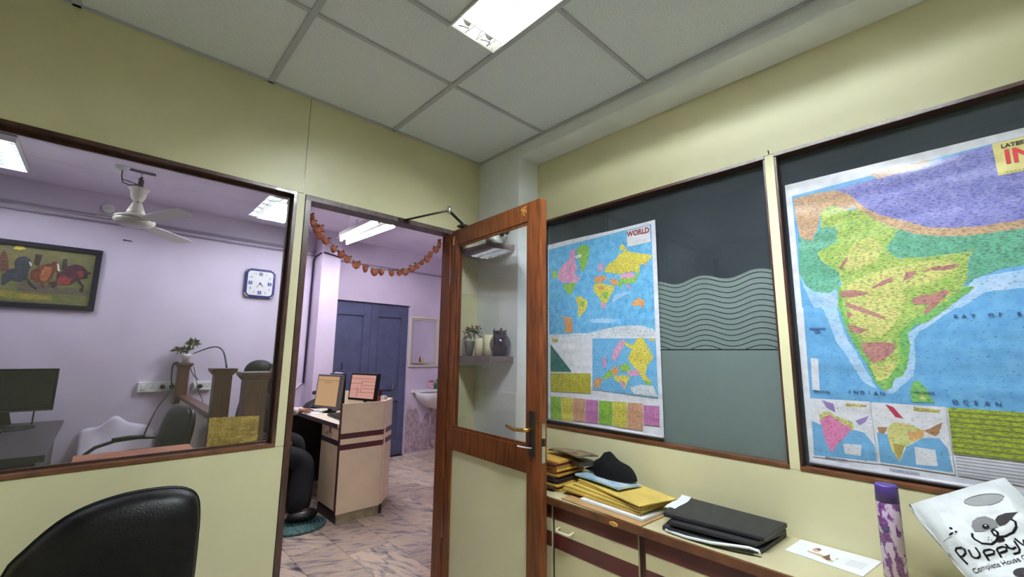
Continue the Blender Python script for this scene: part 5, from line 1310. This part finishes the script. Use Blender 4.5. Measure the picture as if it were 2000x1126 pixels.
# ---------------------------------------------------------------- low cabinets and their worktop
wt = thing('worktop', (0, -1.7, .716), 'long cream worktop with brown edge along the right partition', 'worktop')
box('top_board', mat('worktop_cream', (190, 183, 146), .35, var=.03), wt, -.146, XB-.0005, -3.1, -.345, .720, .744)
box('edge_strip', EDGE, wt, -.156, -.146, -3.1, -.345, .716, .7435, .002)
tag(MB().lathe([(.011, 0), (.012, .003), (.009, .005)], (-.156, -1.008, .727), 14, Matrix.Rotation(-math.pi/2, 3, 'Y') @ Matrix.Diagonal((.7, 1.6, 1)).to_3x3()).build('badge', GOLDPAINT, wt), 'small oval gold badge')
CABC = mat('cabinet_cream', (204, 196, 154), .4, var=.03)
def cabinet(ya, yb, label, handle_y):
    t = thing('low_cabinet', (0, (ya+yb)/2, 0), label, 'cabinet', 'low cabinets under the worktop')
    box('body', BROWN, t, -.130, XB-.001, yb-.014, ya+.014, .0, .7155)
    f0, f1 = -.142, -.130
    dd = box('door', CABC, t, f0, f1, yb, ya, .06, .7150, .0015)
    e = .0012
    box('stripe', MAROON, dd, f0-e, f0, yb, ya, .664, .7140)
    box('stripe', MAROON, dd, f0-e, f0, yb, ya, .556, .612)
    if handle_y:
        hy = handle_y
        MB().tube([(f0, hy, .638), (f0-.022, hy, .634), (f0-.026, hy-.012, .632), (f0-.026, hy-.058, .632), (f0-.022, hy-.070, .634), (f0, hy-.070, .638)], .0042, 8).build('handle', mat('cream_handle', (224, 216, 178), .3), dd, smooth=True)
    return t
cabinet(-.360, -.700, 'low cabinet hidden mostly behind the open door', None)
cabinet(-.714, -1.094, 'low cabinet with a cream handle, next to the door edge', -.742)
cabinet(-1.122, -1.500, 'low cabinet under the black portfolio', None)
cabinet(-1.528, -1.906, 'low cabinet under the spray can', None)
cabinet(-1.934, -2.312, 'low cabinet under the plastic bag', None)
cabinet(-2.340, -3.05, 'last low cabinet, past the bag', None)
ZT = .7445

# ---------------------------------------------------------------- papers and folders on the worktop
def slab(name, c, size, rz, m, label, cat, parent=None, bevel=.0015, warp=0.0):
    c = Vector(c); M = RZ(rz)
    b = MB()
    n = 10
    def f(sz):
        def g(u, v):
            p = M @ Vector(((u-.5)*size[0], (v-.5)*size[1], 0)); z = warp*(math.sin(u*3+1)*.6+math.sin(v*4)*.4)
            return c + p + Vector((0, 0, sz+z))
        return g
    if warp:
        b.grid(f(size[2]), n, n); k = len(b.v); b.grid(f(0), n, n)
        w = n+1
        for i in range(n):
            for q in ((i*w, (i+1)*w), (i*w+n, (i+1)*w+n), (i, i+1), (n*w+i, n*w+i+1)):
                b.f.append((q[0], q[1], k+q[1], k+q[0]))
        o = b.build(name, m, parent)
    else:
        o = MB().obox(c+Vector((0, 0, size[2]/2)), size, M).build(name, m, parent, bevel)
    if parent is None: tag(o, label, cat)
    return o
KRAFT = mat('kraft_brown', (176, 140, 92), .6, var=.1, vscale=12)
YEL = mat('yellow_envelope', (202, 176, 90), .5, var=.08, vscale=10)
YEL2 = mat('ochre_envelope', (190, 156, 70), .5, var=.1, vscale=10)
slab('brown_folder', (-.045, -.935, ZT), (.20, .37, .005), -3, KRAFT, 'flat brown kraft folder at the bottom of the paper pile', 'folder')
slab('paper_bundle', (-.032, -.965, ZT+.0055), (.165, .285, .010), -3, PAPER, 'white paper bundle in a clear sleeve under the yellow envelopes', 'papers')
ev = [((-.005, -.900, .0165), (.175, .38, .009), -4, YEL2, 'lowest yellow envelope of the pile'), ((.005, -.905, .0265), (.180, .39, .008), -6, YEL, 'second yellow envelope from the bottom of the pile'),
      ((.012, -.925, .0355), (.175, .36, .007), -10, YEL, 'third yellow envelope in the pile, turned a little'), ((.020, -.935, .0435), (.17, .36, .006), -13, YEL2, 'fourth yellow envelope in the pile under the top one'),
      ((.022, -.94, .0505), (.185, .37, .005), -17, YEL, 'topmost yellow envelope reaching toward the portfolio')]
for c, s, rz, m, lb in ev:
    o = slab('yellow_envelope', (c[0], c[1], ZT+c[2]), s, rz, m, lb, 'envelope'); o['group'] = 'yellow envelopes on the worktop'
bf = slab('blue_folder', (.034, -.850, ZT+.0625), (.13, .25, .008), -10, mat('blue_plastic', (112, 164, 196), .25, col2=(200, 214, 222), vscale=14), 'shiny blue and clear plastic folder under the black cap', 'folder', warp=.006)
# stack of old files at the left end
FC_ = [((196, 150, 52), 'ochre'), ((60, 44, 44), 'dark'), ((206, 168, 70), 'yellow'), ((44, 36, 40), 'black'), ((58, 46, 66), 'plum'), ((70, 50, 44), 'brown'), ((188, 142, 60), 'tan'), ((120, 62, 36), 'rust'), ((206, 160, 64), 'gold'), ((150, 112, 52), 'drab'), ((96, 40, 30), 'maroon'), ((196, 152, 66), 'sand')]
z = ZT
words = ['lowest', 'second', 'third', 'fourth', 'fifth', 'sixth', 'seventh', 'eighth', 'ninth', 'tenth', 'eleventh', 'topmost']
for i, (c, nm) in enumerate(FC_):
    h = .0098
    o = slab('office_file', (.012+random.uniform(-.008, .008), -.545+random.uniform(-.012, .012), z), (.19, .27, h), random.uniform(-4, 4), mat('file_'+nm, c, .5, var=.15, vscale=14), '%s file from the bottom, %s, in the stack by the door' % (words[i], nm) if i < 11 else 'topmost sand file in the stack by the door', 'file')
    o['group'] = 'old files stacked by the door'
    z += h+.0006
DKPAPER = mat('dark_wrap', (54, 48, 46), .45, col2=(96, 84, 74), vscale=20)
o = slab('black_wrapper', (.060, -.685, ZT+.094), (.10, .13, .020), -14, DKPAPER, 'crumpled dark wrapper between file stack and cap', 'wrapper', warp=.010)
o2 = slab('magazine', (.045, -.66, ZT+.139), (.12, .20, .006), -8, mat('dark_cover', (40, 36, 38), .35, col2=(150, 130, 96), vscale=30), 'dark curled magazine on top of the files', 'magazine', warp=.010)
# black cap
cp = thing('cloth_hat', (.055, -.865, ZT+.068), 'limp black cloth cap lying on the envelopes', 'cap')
CAPM = mat('black_felt', (12, 12, 14), .95, var=.2, vscale=40, spec=.2)
def capf(a, b):
    t = a*2*math.pi; ph = b*math.pi/2
    r = math.cos(ph)**.55
    x = .060+.055*r*math.cos(t); y = -.873+.030*b+.100*r*math.sin(t)
    h = .062*math.sin(ph)**.8+.036*math.exp(-((y+.838)/.022)**2)*b**1.5
    return (x, y, ZT+.0785+h+.004*noise.noise(Vector((x*40, y*40, 1)))*b)
MB().grid(capf, 32, 12).build('crown', CAPM, cp, smooth=True)
br_ = MB(); 
br_.grid(lambda a, b: (.055+.070*(b)*math.cos(math.pi*(a-.5))*1.0-.01+0*b, -.800+.040*b*math.sin(math.pi*(a-.5))+.03*b, ZT+.0790+.010*b), 14, 5)
o = br_.build('brim', CAPM, cp); sm = o.modifiers.new('thickness', 'SOLIDIFY'); sm.thickness = .004
# black portfolio
pf = thing('portfolio', (-.01, -1.33, ZT), 'large folded black portfolio bag with white edging on the worktop', 'portfolio')
PFM = mat('black_nylon', (36, 36, 39), .55, var=.1, vscale=30, bump=.1, bscale=200)
def quadslab(name, pts, z0s, z1s, m, par, bev=.003):
    return MB().hexa([(p[0], p[1], z) for p, z in zip(pts, z0s)], [(p[0], p[1], z) for p, z in zip(pts, z1s)]).build(name, m, par, bev)
Q = [(.085, -1.148), (.135, -1.475), (-.075, -1.462), (-.120, -1.175)]
quadslab('lower_flap', Q, [ZT]*4, [ZT+.016, ZT+.014, ZT+.012, ZT+.014], PFM, pf)
Q2 = [(.092, -1.150), (.118, -1.480), (-.085, -1.452), (-.118, -1.200)]
quadslab('middle_flap', Q2, [ZT+.017, ZT+.016, ZT+.020, ZT+.020], [ZT+.034, ZT+.030, ZT+.032, ZT+.034], PFM, pf)
Q3 = [(.100, -1.142), (.125, -1.482), (-.060, -1.470), (-.100, -1.170)]
quadslab('upper_flap', Q3, [ZT+.036, ZT+.032, ZT+.034, ZT+.036], [ZT+.058, ZT+.046, ZT+.046, ZT+.052], PFM, pf, .004)
WHT = mat('white_binding', (216, 220, 224), .5)
MB().grid(lambda a, b: (.101-a*.150, -1.140-b*.036-a*.016-.006*math.sin(a*5), ZT+.0602-.0065*a-.0008*b), 12, 3).build('white_flap', WHT, pf)
MB().tube([(-.126, -1.190, ZT+.006), (-.132, -1.26, ZT+.0065), (-.130, -1.34, ZT+.012), (-.118, -1.40, ZT+.019), (-.104, -1.44, ZT+.021), (-.092, -1.462, ZT+.016), (-.094, -1.466, ZT+.008)], .0045, 8).build('white_piping', WHT, pf, smooth=True)
MB().tube([(-.122, -1.20, ZT+.007), (-.124, -1.30, ZT+.009), (-.112, -1.40, ZT+.013), (-.095, -1.45, ZT+.013)], .0085, 8).build('rolled_edge', mat('black_roll', (26, 26, 28), .5), pf, smooth=True)
# printed white card
cdx = thing('printed_card', (.08, -1.60, ZT), 'white printed leaflet lying flat beside the portfolio', 'leaflet')
K = [(.142, -1.512), (.140, -1.712), (-.010, -1.690), (.015, -1.500)]
MB().prism([(x, y, ZT) for x, y in K], (0, 0, .0012)).build('sheet', PAPER, cdx)
def cardp(u, v): 
    a = Vector(K[0])*(1-u)+Vector(K[1])*u; b = Vector(K[3])*(1-u)+Vector(K[2])*u; q = a*(1-v)+b*v
    return (q.x, q.y, ZT+.0016)
def cardpoly(pts, m, dz=0): 
    MB().poly([tuple(Vector(cardp(*p))+Vector((0, 0, dz))) for p in pts]).build('print', m, cdx)
TANP = mat('print_tan', (190, 168, 140), .5); BRP = mat('print_brown', (112, 78, 60), .5)
cardpoly([(.30+.05*math.cos(t*.7), .40+.13*math.sin(t*.7)) for t in range(9)], mat('print_rose', (196, 160, 146), .5))
cardpoly([(.26, .34), (.30, .26), (.35, .32), (.33, .42), (.30, .36)], BRP, .0003)
cardpoly([(.22, .60), (.40, .58), (.60, .74), (.58, .84), (.40, .72), (.24, .68)], TANP)
cardpoly([(.44, .70), (.48, .44), (.51, .60), (.56, .74), (.52, .82)], BRP, .0003)
cardpoly([(.58, .55), (.61, .50), (.60, .68)], TANP)
for k in range(4):
    cardpoly([(.72, .40+k*.09), (.92, .40+k*.09), (.92, .425+k*.09), (.72, .425+k*.09)], mat('print_grey', (176, 178, 184), .6))
# aerosol can
can = thing('spray_can', (.050, -1.751, ZT), 'tall purple air freshener can with lavender print and violet cap', 'spray can')
CP = Vector((.050, -1.751, ZT))
def can_mat():
    m = bpy.data.materials.new('lavender_can'); m.use_nodes = True
    nt = m.node_tree; b = nt.nodes['Principled BSDF']; L = nt.links.new
    b.inputs['Roughness'].default_value = .25
    tc = nt.nodes.new('ShaderNodeTexCoord')
    v = nt.nodes.new('ShaderNodeTexVoronoi'); v.inputs['Scale'].default_value = 260; L(tc.outputs['Object'], v.inputs['Vector'])
    cr = nt.nodes.new('ShaderNodeValToRGB'); e = cr.color_ramp.elements; e[0].color = lin((78, 36, 104)); e[1].color = lin((150, 96, 160)); L(v.outputs['Color'], cr.inputs[0])
    mp = nt.nodes.new('ShaderNodeMapping'); mp.inputs['Rotation'].default_value = (.5, 0, 0); mp.inputs['Scale'].default_value = (1, 2.2, 1); L(tc.outputs['Object'], mp.inputs[0])
    n = nt.nodes.new('ShaderNodeTexNoise'); n.inputs['Scale'].default_value = 30; n.inputs['Detail'].default_value = 7; L(mp.outputs[0], n.inputs['Vector'])
    gt = nt.nodes.new('ShaderNodeMapRange'); gt.inputs[1].default_value = .48; gt.inputs[2].default_value = .52; L(n.outputs[0], gt.inputs[0])
    mx = nt.nodes.new('ShaderNodeMix'); mx.data_type = 'RGBA'; mx.inputs[6].default_value = lin((206, 186, 214)); L(cr.outputs[0], mx.inputs[7]); L(gt.outputs[0], mx.inputs[0])
    L(mx.outputs[2], b.inputs['Base Color'])
    return m
R_ = .0255
MB().lathe([(R_*.9, 0), (R_, .003), (R_, .190), (R_*.98, .194)], CP, 28).build('can_body', can_mat(), can, smooth=True)
MB().lathe([(R_*1.02, .192), (R_*.98, .232), (R_*.92, .236), (R_*.6, .2365)], CP, 28).build('cap', mat('violet_cap', (74, 52, 124), .35), can, smooth=True)
MB().lathe([(R_*.9, 0), (R_*1.03, .001), (R_*1.03, .004)], CP, 28).build('bottom_rim', CHROME, can)
cdir = (Vector((-1.5575, -1.9561, 0))-Vector((CP.x, CP.y, 0))).normalized()
sd_ = Vector((-cdir.y, cdir.x, 0))
lab = MB(); 
def cyl(a, z, o=.0006): 
    d = Vector((cdir.x*math.cos(a)-cdir.y*math.sin(a), cdir.x*math.sin(a)+cdir.y*math.cos(a), 0)); return CP+d*(R_+o)+Vector((0, 0, z))
tpos = cyl(-.42, .126, .0012); td_ = (tpos-CP); td_.z = 0; td_.normalize()
text('lettering', 'aus', .016, tpos, Vector((-td_.y, td_.x, 0)), (0, 0, 1), mat('green_blue_ink', (70, 96, 120), .4), can, bold=True)
lab = MB(); lab.grid(lambda a, b: cyl(-.9+a*.9, .103+b*.003), 10, 1).build('label_line', mat('mauve_ink', (130, 84, 110), .4), can)

# ---------------------------------------------------------------- white plastic carrier bag
bag = thing('carrier_bag', (-.02, -1.93, ZT), 'white plastic carrier bag printed with a dog face and black lettering', 'bag')
BO = Vector((.05, -1.80, .94)); BU = Vector((.2538, -.8526, .4568)).normalized(); BV = Vector((-.577, -.4328, -.6925)); BV = (BV-BU*BV.dot(BU)).normalized(); BN = BU.cross(-BV).normalized()
BAGM = mat('white_polybag', (190, 194, 194), .45, var=.03, vscale=30, bump=.55, bscale=22)
VM = .268
def bagp(u, v, side):
    bu, bv = u*.205, v*VM
    edge = min(1, min(u, 1-u)*7)**.6*min(1, v*3+.05)**.5
    wr = .006*noise.noise(Vector((u*5, v*6, side*3.0)))+.003*noise.noise(Vector((u*13, v*12, 4+side)))
    d = (.020*edge+wr*edge) if side > 0 else -.022*edge+wr*edge
    p = BO+BU*bu+BV*bv+BN*d
    p.z = max(p.z, ZT+.001); p.x = min(p.x, XB-.008)
    return p
MB().grid(lambda a, b: bagp(a, b, 1), 34, 34).build('front_face', BAGM, bag, smooth=True)
MB().grid(lambda a, b: bagp(a, b, -1)+Vector((.02*b, .014*(1-a)*math.sin(b*6), 0)), 34, 34).build('back_face', BAGM, bag, smooth=True)
sgus = MB().grid(lambda a, b: bagp(0, b, 1)*(1-a)+(bagp(0, b, -1)+Vector((.035*b, .012*math.sin(b*8), -.01*b)))*a+Vector((0, .006*math.sin(a*9+b*14), 0)), 8, 24).build('gusset', mat('bag_shade_side', (186, 190, 186), .35, bump=.5, bscale=30), bag, smooth=True)
def bq(u, v, o=.0012):   # point on the front face in metres along and down the bag
    p = bagp(u/.205, v/VM, 1); return p+BN*o
def bstroke(name, path, r, m):
    n = len(path)
    MB().tube([bq(u, v, .0006) for u, v in path], r, 6).build(name, m, bag, smooth=True)
def bfill(name, pts, m, o=.0012):
    c = (sum(p[0] for p in pts)/len(pts), sum(p[1] for p in pts)/len(pts)); k = len(pts); b = MB()
    rings = [[bq(c[0]+(p[0]-c[0])*s, c[1]+(p[1]-c[1])*s, o) for p in pts] for s in (.02, .35, .7, 1)]
    for r in rings: b.v += [tuple(q) for q in r]
    for i in range(3):
        for j in range(k): b.f.append((i*k+j, i*k+(j+1) % k, (i+1)*k+(j+1) % k, (i+1)*k+j))
    return b.build(name, m, bag, smooth=True)
def ell(cu, cv, ru, rv, n=16, rot=0, a0=0, a1=360):
    c, s = math.cos(math.radians(rot)), math.sin(math.radians(rot)); o = []
    for i in range(n + (0 if a1-a0 == 360 else 1)):
        t = math.radians(a0+(a1-a0)*i/n); x, y = ru*math.cos(t), rv*math.sin(t); o.append((cu+x*c-y*s, cv+x*s+y*c))
    return o
BI = mat('bag_black_ink', (26, 24, 28), .8, spec=.1); BG = mat('bag_grey_ink', (122, 122, 124), .8, spec=.1); BG2 = mat('bag_light_grey', (142, 144, 144), .8, spec=.1)
bfill('handle_opening', ell(.134, .042, .036, .013, rot=6), BG2)
bstroke('opening_rim', ell(.134, .041, .037, .014, 20, 6, 170, 370), .0011, mat('bag_crease', (140, 144, 144), .4))
bfill('logo_patch', [(.072, .102), (.074, .090), (.083, .081), (.097, .076), (.111, .078), (.120, .088), (.121, .098), (.115, .106), (.100, .106), (.086, .106)], BG)
bfill('logo_eye', ell(.097, .099, .0066, .0048), BI, .0020)
bfill('logo_glint', ell(.098, .0975, .0018, .0014), PAPER, .0026)
bfill('logo_ear', [(.119, .098), (.122, .090), (.131, .084), (.148, .081), (.169, .086), (.156, .092), (.144, .098), (.132, .104), (.120, .105)], mat('bag_dark_grey', (58, 56, 58), .8, spec=.1))
bstroke('logo_line', [(.065, .105), (.061, .112), (.061, .119), (.067, .130), (.082, .134), (.095, .129), (.103, .123), (.108, .115), (.106, .108), (.100, .110), (.099, .118), (.104, .124), (.115, .126), (.132, .122), (.145, .113), (.151, .103), (.148, .097)], .0022, BI)
bfill('logo_nose', ell(.102, .130, .008, .005), BI, .0018)
for a, b in ((.087, .120), (.088, .126), (.083, .125)): bfill('logo_dot', ell(a, b, .0011, .0011, 8), BI, .0018)
bfill('small_mark', ell(.036, .084, .003, .003, 10), BI); bfill('small_mark', ell(.029, .095, .006, .002, 10, -8), BI); bfill('small_mark', ell(.040, .094, .003, .0025, 8), BI)
bstroke('small_line', [(.006, .101), (.020, .100), (.038, .098)], .0007, BG)
for st in ([(.017, .157), (.014, .140), (.014, .127), (.019, .123), (.028, .126), (.031, .131), (.028, .137), (.019, .141), (.015, .139)],
           [(.037, .134), (.034, .146), (.036, .151), (.041, .153), (.047, .151), (.050, .146), (.051, .134)],
           [(.056, .162), (.058, .146), (.062, .143), (.072, .143), (.077, .147), (.073, .152), (.059, .153)],
           [(.080, .161), (.083, .146), (.087, .143), (.096, .143), (.101, .147), (.097, .152), (.084, .153)],
           [(.104, .141), (.104, .149), (.109, .152), (.116, .150)], [(.122, .138), (.119, .155), (.114, .160), (.103, .161)],
           [(.126, .134), (.130, .149), (.137, .140), (.143, .147), (.148, .131)]):
    bstroke('letter', st, .0020, BI)
def btext(name, body, size, u, v, m, sx=1.0, rot=0, bold=False, slant=0):
    o = text(name, body, size, (0, 0, 0), (1, 0, 0), (0, 1, 0), m, bag, align='LEFT', extrude=0, bold=bold)
    for vv in o.data.vertices:
        x, y = vv.co.x*sx, vv.co.y
        q = bq(u+x, v-y-rot*x, .0014); vv.co = q
btext('lettering', 'Complete House C', .0150, .016, .174, BI, sx=.86, rot=.02)
bfill('print_blot', ell(.092, .197, .016, .009), mat('bag_dark_grey', (58, 56, 58), .8, spec=.1))

# ---------------------------------------------------------------- corner shelves behind the door
SH = mat('shelf_greybrown', (112, 98, 94), .5, var=.12, vscale=20)
def cshelf(z, label):
    t = MB().prism([(0-.0045, -.0005, z), (-.146, -.0005, z), (-.137, -.280, z), (-.0045, -.318, z)], (0, 0, -.030)).build('corner_shelf', SH, None, .002)
    return tag(t, label, 'shelf', 'corner shelves behind the door')
cshelf(1.312, 'lower corner shelf behind the door glass, holding candles')
cshelf(1.905, 'upper corner shelf behind the door glass, holding a ribbed pot')
ZS = 1.3125
WAX = mat('candle_wax', (222, 218, 176), .5)
def candle(x, y, r, h, label):
    t = thing('pillar_candle', (x, y, ZS), label, 'candle', 'cream candles on the corner shelf')
    MB().lathe([(r, 0), (r, h), (r*.92, h+.003), (r*.7, h-.004), (r*.1, h-.006)], (x, y, ZS), 20).build('wax', WAX, t, smooth=True)
    MB().tube([(x, y, ZS+h-.006), (x+.002, y, ZS+h+.008)], .0012, 5).build('wick', INK, t)
candle(-.108, -.165, .0255, .090, 'shorter cream pillar candle on the corner shelf')
candle(-.095, -.222, .0265, .108, 'taller cream pillar candle beside the glass bowl')
fb = thing('fish_bowl', (-.048, -.262, ZS), 'round dark glass bowl of trinkets on the corner shelf', 'bowl')
FB = Vector((-.048, -.258, ZS))
BGL = glass_mat('smoky_glass', tint=(168, 168, 178), refl=1.6)
RB = .060
MB().lathe([(.030, 0)]+[(RB*math.sin(math.radians(a)), RB-RB*math.cos(math.radians(a))) for a in range(30, 150, 10)]+[(.034, .116), (.040, .122)], FB, 26, caps=False).build('bowl_glass', BGL, fb, smooth=True)
MB().ball(FB+Vector((0, 0, .040)), (.040, .040, .028), 16, 10).build('dark_filling', mat('dark_pebbles', (64, 62, 70), .5, col2=(92, 86, 84), vscale=90, bump=.5), fb, smooth=True)
b = MB().ball(FB+Vector((-.02, -.03, .072)), .010, 10, 8).build('pink_bead', mat('pink_bead', (196, 96, 130), .3), fb, smooth=True)
leaves(FB+Vector((0, 0, .125)), 26, (.034, .034, .014), .022).build('dried_flowers', mat('dried_dark', (62, 58, 56), .7, col2=(120, 110, 84), vscale=60), fb)
fp = thing('flower_pot', (-.10, -.105, ZS), 'conical pot of tiny red and green flowers on the corner shelf', 'plant')
FP = Vector((-.112, -.085, ZS))
MB().lathe([(.016, 0), (.030, .075), (.032, .080), (.026, .080)], FP, 16).build('pot', mat('olive_pot', (120, 124, 96), .6), fp, smooth=True)
leaves(FP+Vector((.004, -.02, .118)), 140, (.034, .075, .045), .016).build('foliage', mat('grey_green', (96, 104, 78), .6, col2=(130, 132, 106), vscale=60), fp)
leaves(FP+Vector((.006, -.03, .155)), 26, (.028, .05, .014), .010).build('blossom', mat('red_blossom', (172, 88, 74), .6), fp)
cn = MB().lathe([(.018, 0), (.012, .06), (.004, .135), (.001, .15)], (-.030, -.190, ZS), 12).build('dark_cone', mat('dark_cone', (60, 58, 60), .5), None, smooth=True)
tag(cn, 'dark pointed cone ornament behind the candles', 'ornament')
rp = thing('ribbed_pot', (-.06, -.22, 1.9055), 'white ribbed pot with trailing leaves on the upper corner shelf', 'plant')
RP = Vector((-.062, -.215, 1.9055))
MB().lathe([(.026, 0), (.038, .008), (.046, .020), (.0475, .024), (.0465, .028), (.048, .034), (.047, .038), (.0475, .044), (.042, .058), (.034, .064), (.028, .064)], RP, 24).build('pot', mat('white_glaze', (220, 222, 216), .3), rp, smooth=True)
leaves(RP+Vector((.0, .02, .078)), 90, (.05, .075, .03), .022).build('foliage', mat('dark_leaf', (50, 62, 48), .5, col2=(80, 92, 70), vscale=50), rp)
leaves(RP+Vector((.015, -.070, .060)), 50, (.03, .030, .035), .016).build('foliage', mat('dark_leaf', (50, 62, 48), .5), rp)
MB().tube([RP+Vector((0, 0, .06)), RP+Vector((.01, -.04, .075)), RP+Vector((.015, -.075, .06))], .0025, 5).build('stem', mat('stem_brown', (70, 60, 40), .7), rp)

# ---------------------------------------------------------------- black leather chair in the foreground
nc = thing('leather_chair', (-1.48, -.42, 0), 'large black leather office chair back in the left foreground', 'chair')
OUT = [(-1.690, .62), (-1.672, .775), (-1.640, .828), (-1.592, .878), (-1.545, .905), (-1.485, .921), (-1.420, .926), (-1.355, .921), (-1.318, .906), (-1.299, .882), (-1.291, .84), (-1.288, .77), (-1.290, .62), (-1.32, .52), (-1.48, .50), (-1.65, .52)]
def smooth_ring(P, n=3):
    out = []
    k = len(P)
    for i in range(k):
        p0, p1, p2, p3 = (Vector(P[(i+j-1) % k]) for j in range(4))
        for q in range(n):
            t = q/n; out.append(.5*((2*p1)+(-p0+p2)*t+(2*p0-5*p1+4*p2-p3)*t*t+(-p0+3*p1-3*p2+p3)*t**3))
    return out
OR_ = [(x, -.30, z) for x, z in (tuple(v) for v in smooth_ring([Vector((a, b)) for a, b in OUT]))]
MB().pillow(OR_, (.06, -1, .10), [(.05, .078), (.5, .074), (.80, .066), (.92, .050), (.975, .028), (1.0, .004), (.995, -.018), (.96, -.040), (.85, -.052), (.5, -.056)]).build('backrest', LEATHER, nc, smooth=True)
MB().tube([(p[0]*1.0, p[1]+.008, p[2]) for p in OR_], .006, 6).build('piping', LEATHER, nc, smooth=True)
chair_back('seat', nc, (-1.49, -.60, .47), (0, 0, 1), (0, -1, 0), .50, .50, .12, LEATHER)
MB().tube([(-1.49, -.42, .42), (-1.49, -.245, .43), (-1.49, -.235, .60)], .024, 8).build('back_stem', BLACK, nc, smooth=True)
MB().tube([(-1.49, -.60, .08), (-1.49, -.60, .42)], .028, 10).build('column', CHROME, nc)
for k in range(5):
    a = math.radians(18+72*k); q = (-1.49+.29*math.cos(a), -.60+.29*math.sin(a), .075)
    lg_ = MB().tube([(-1.49, -.60, .11), q], [.03, .016], 8).build('leg', BLACK, nc)
    MB().ball((q[0], q[1], .03), .029, 10, 6).build('castor', BLACK, lg_, smooth=True)
for s_ in (-1, 1):
    x = -1.49+s_*.26
    MB().tube([(-1.49+s_*.20, -.60, .44), (x, -.60, .46), (x, -.58, .62), (x, -.50, .65)], .014, 8).build('arm_bracket', BLACK, nc, smooth=True)
    MB().tube([(x, -.72, .66), (x, -.45, .66)], .022, 8).build('arm_pad', BLACK, nc, smooth=True)

for o in bpy.data.objects:
    if '_w' in o: del o['_w']
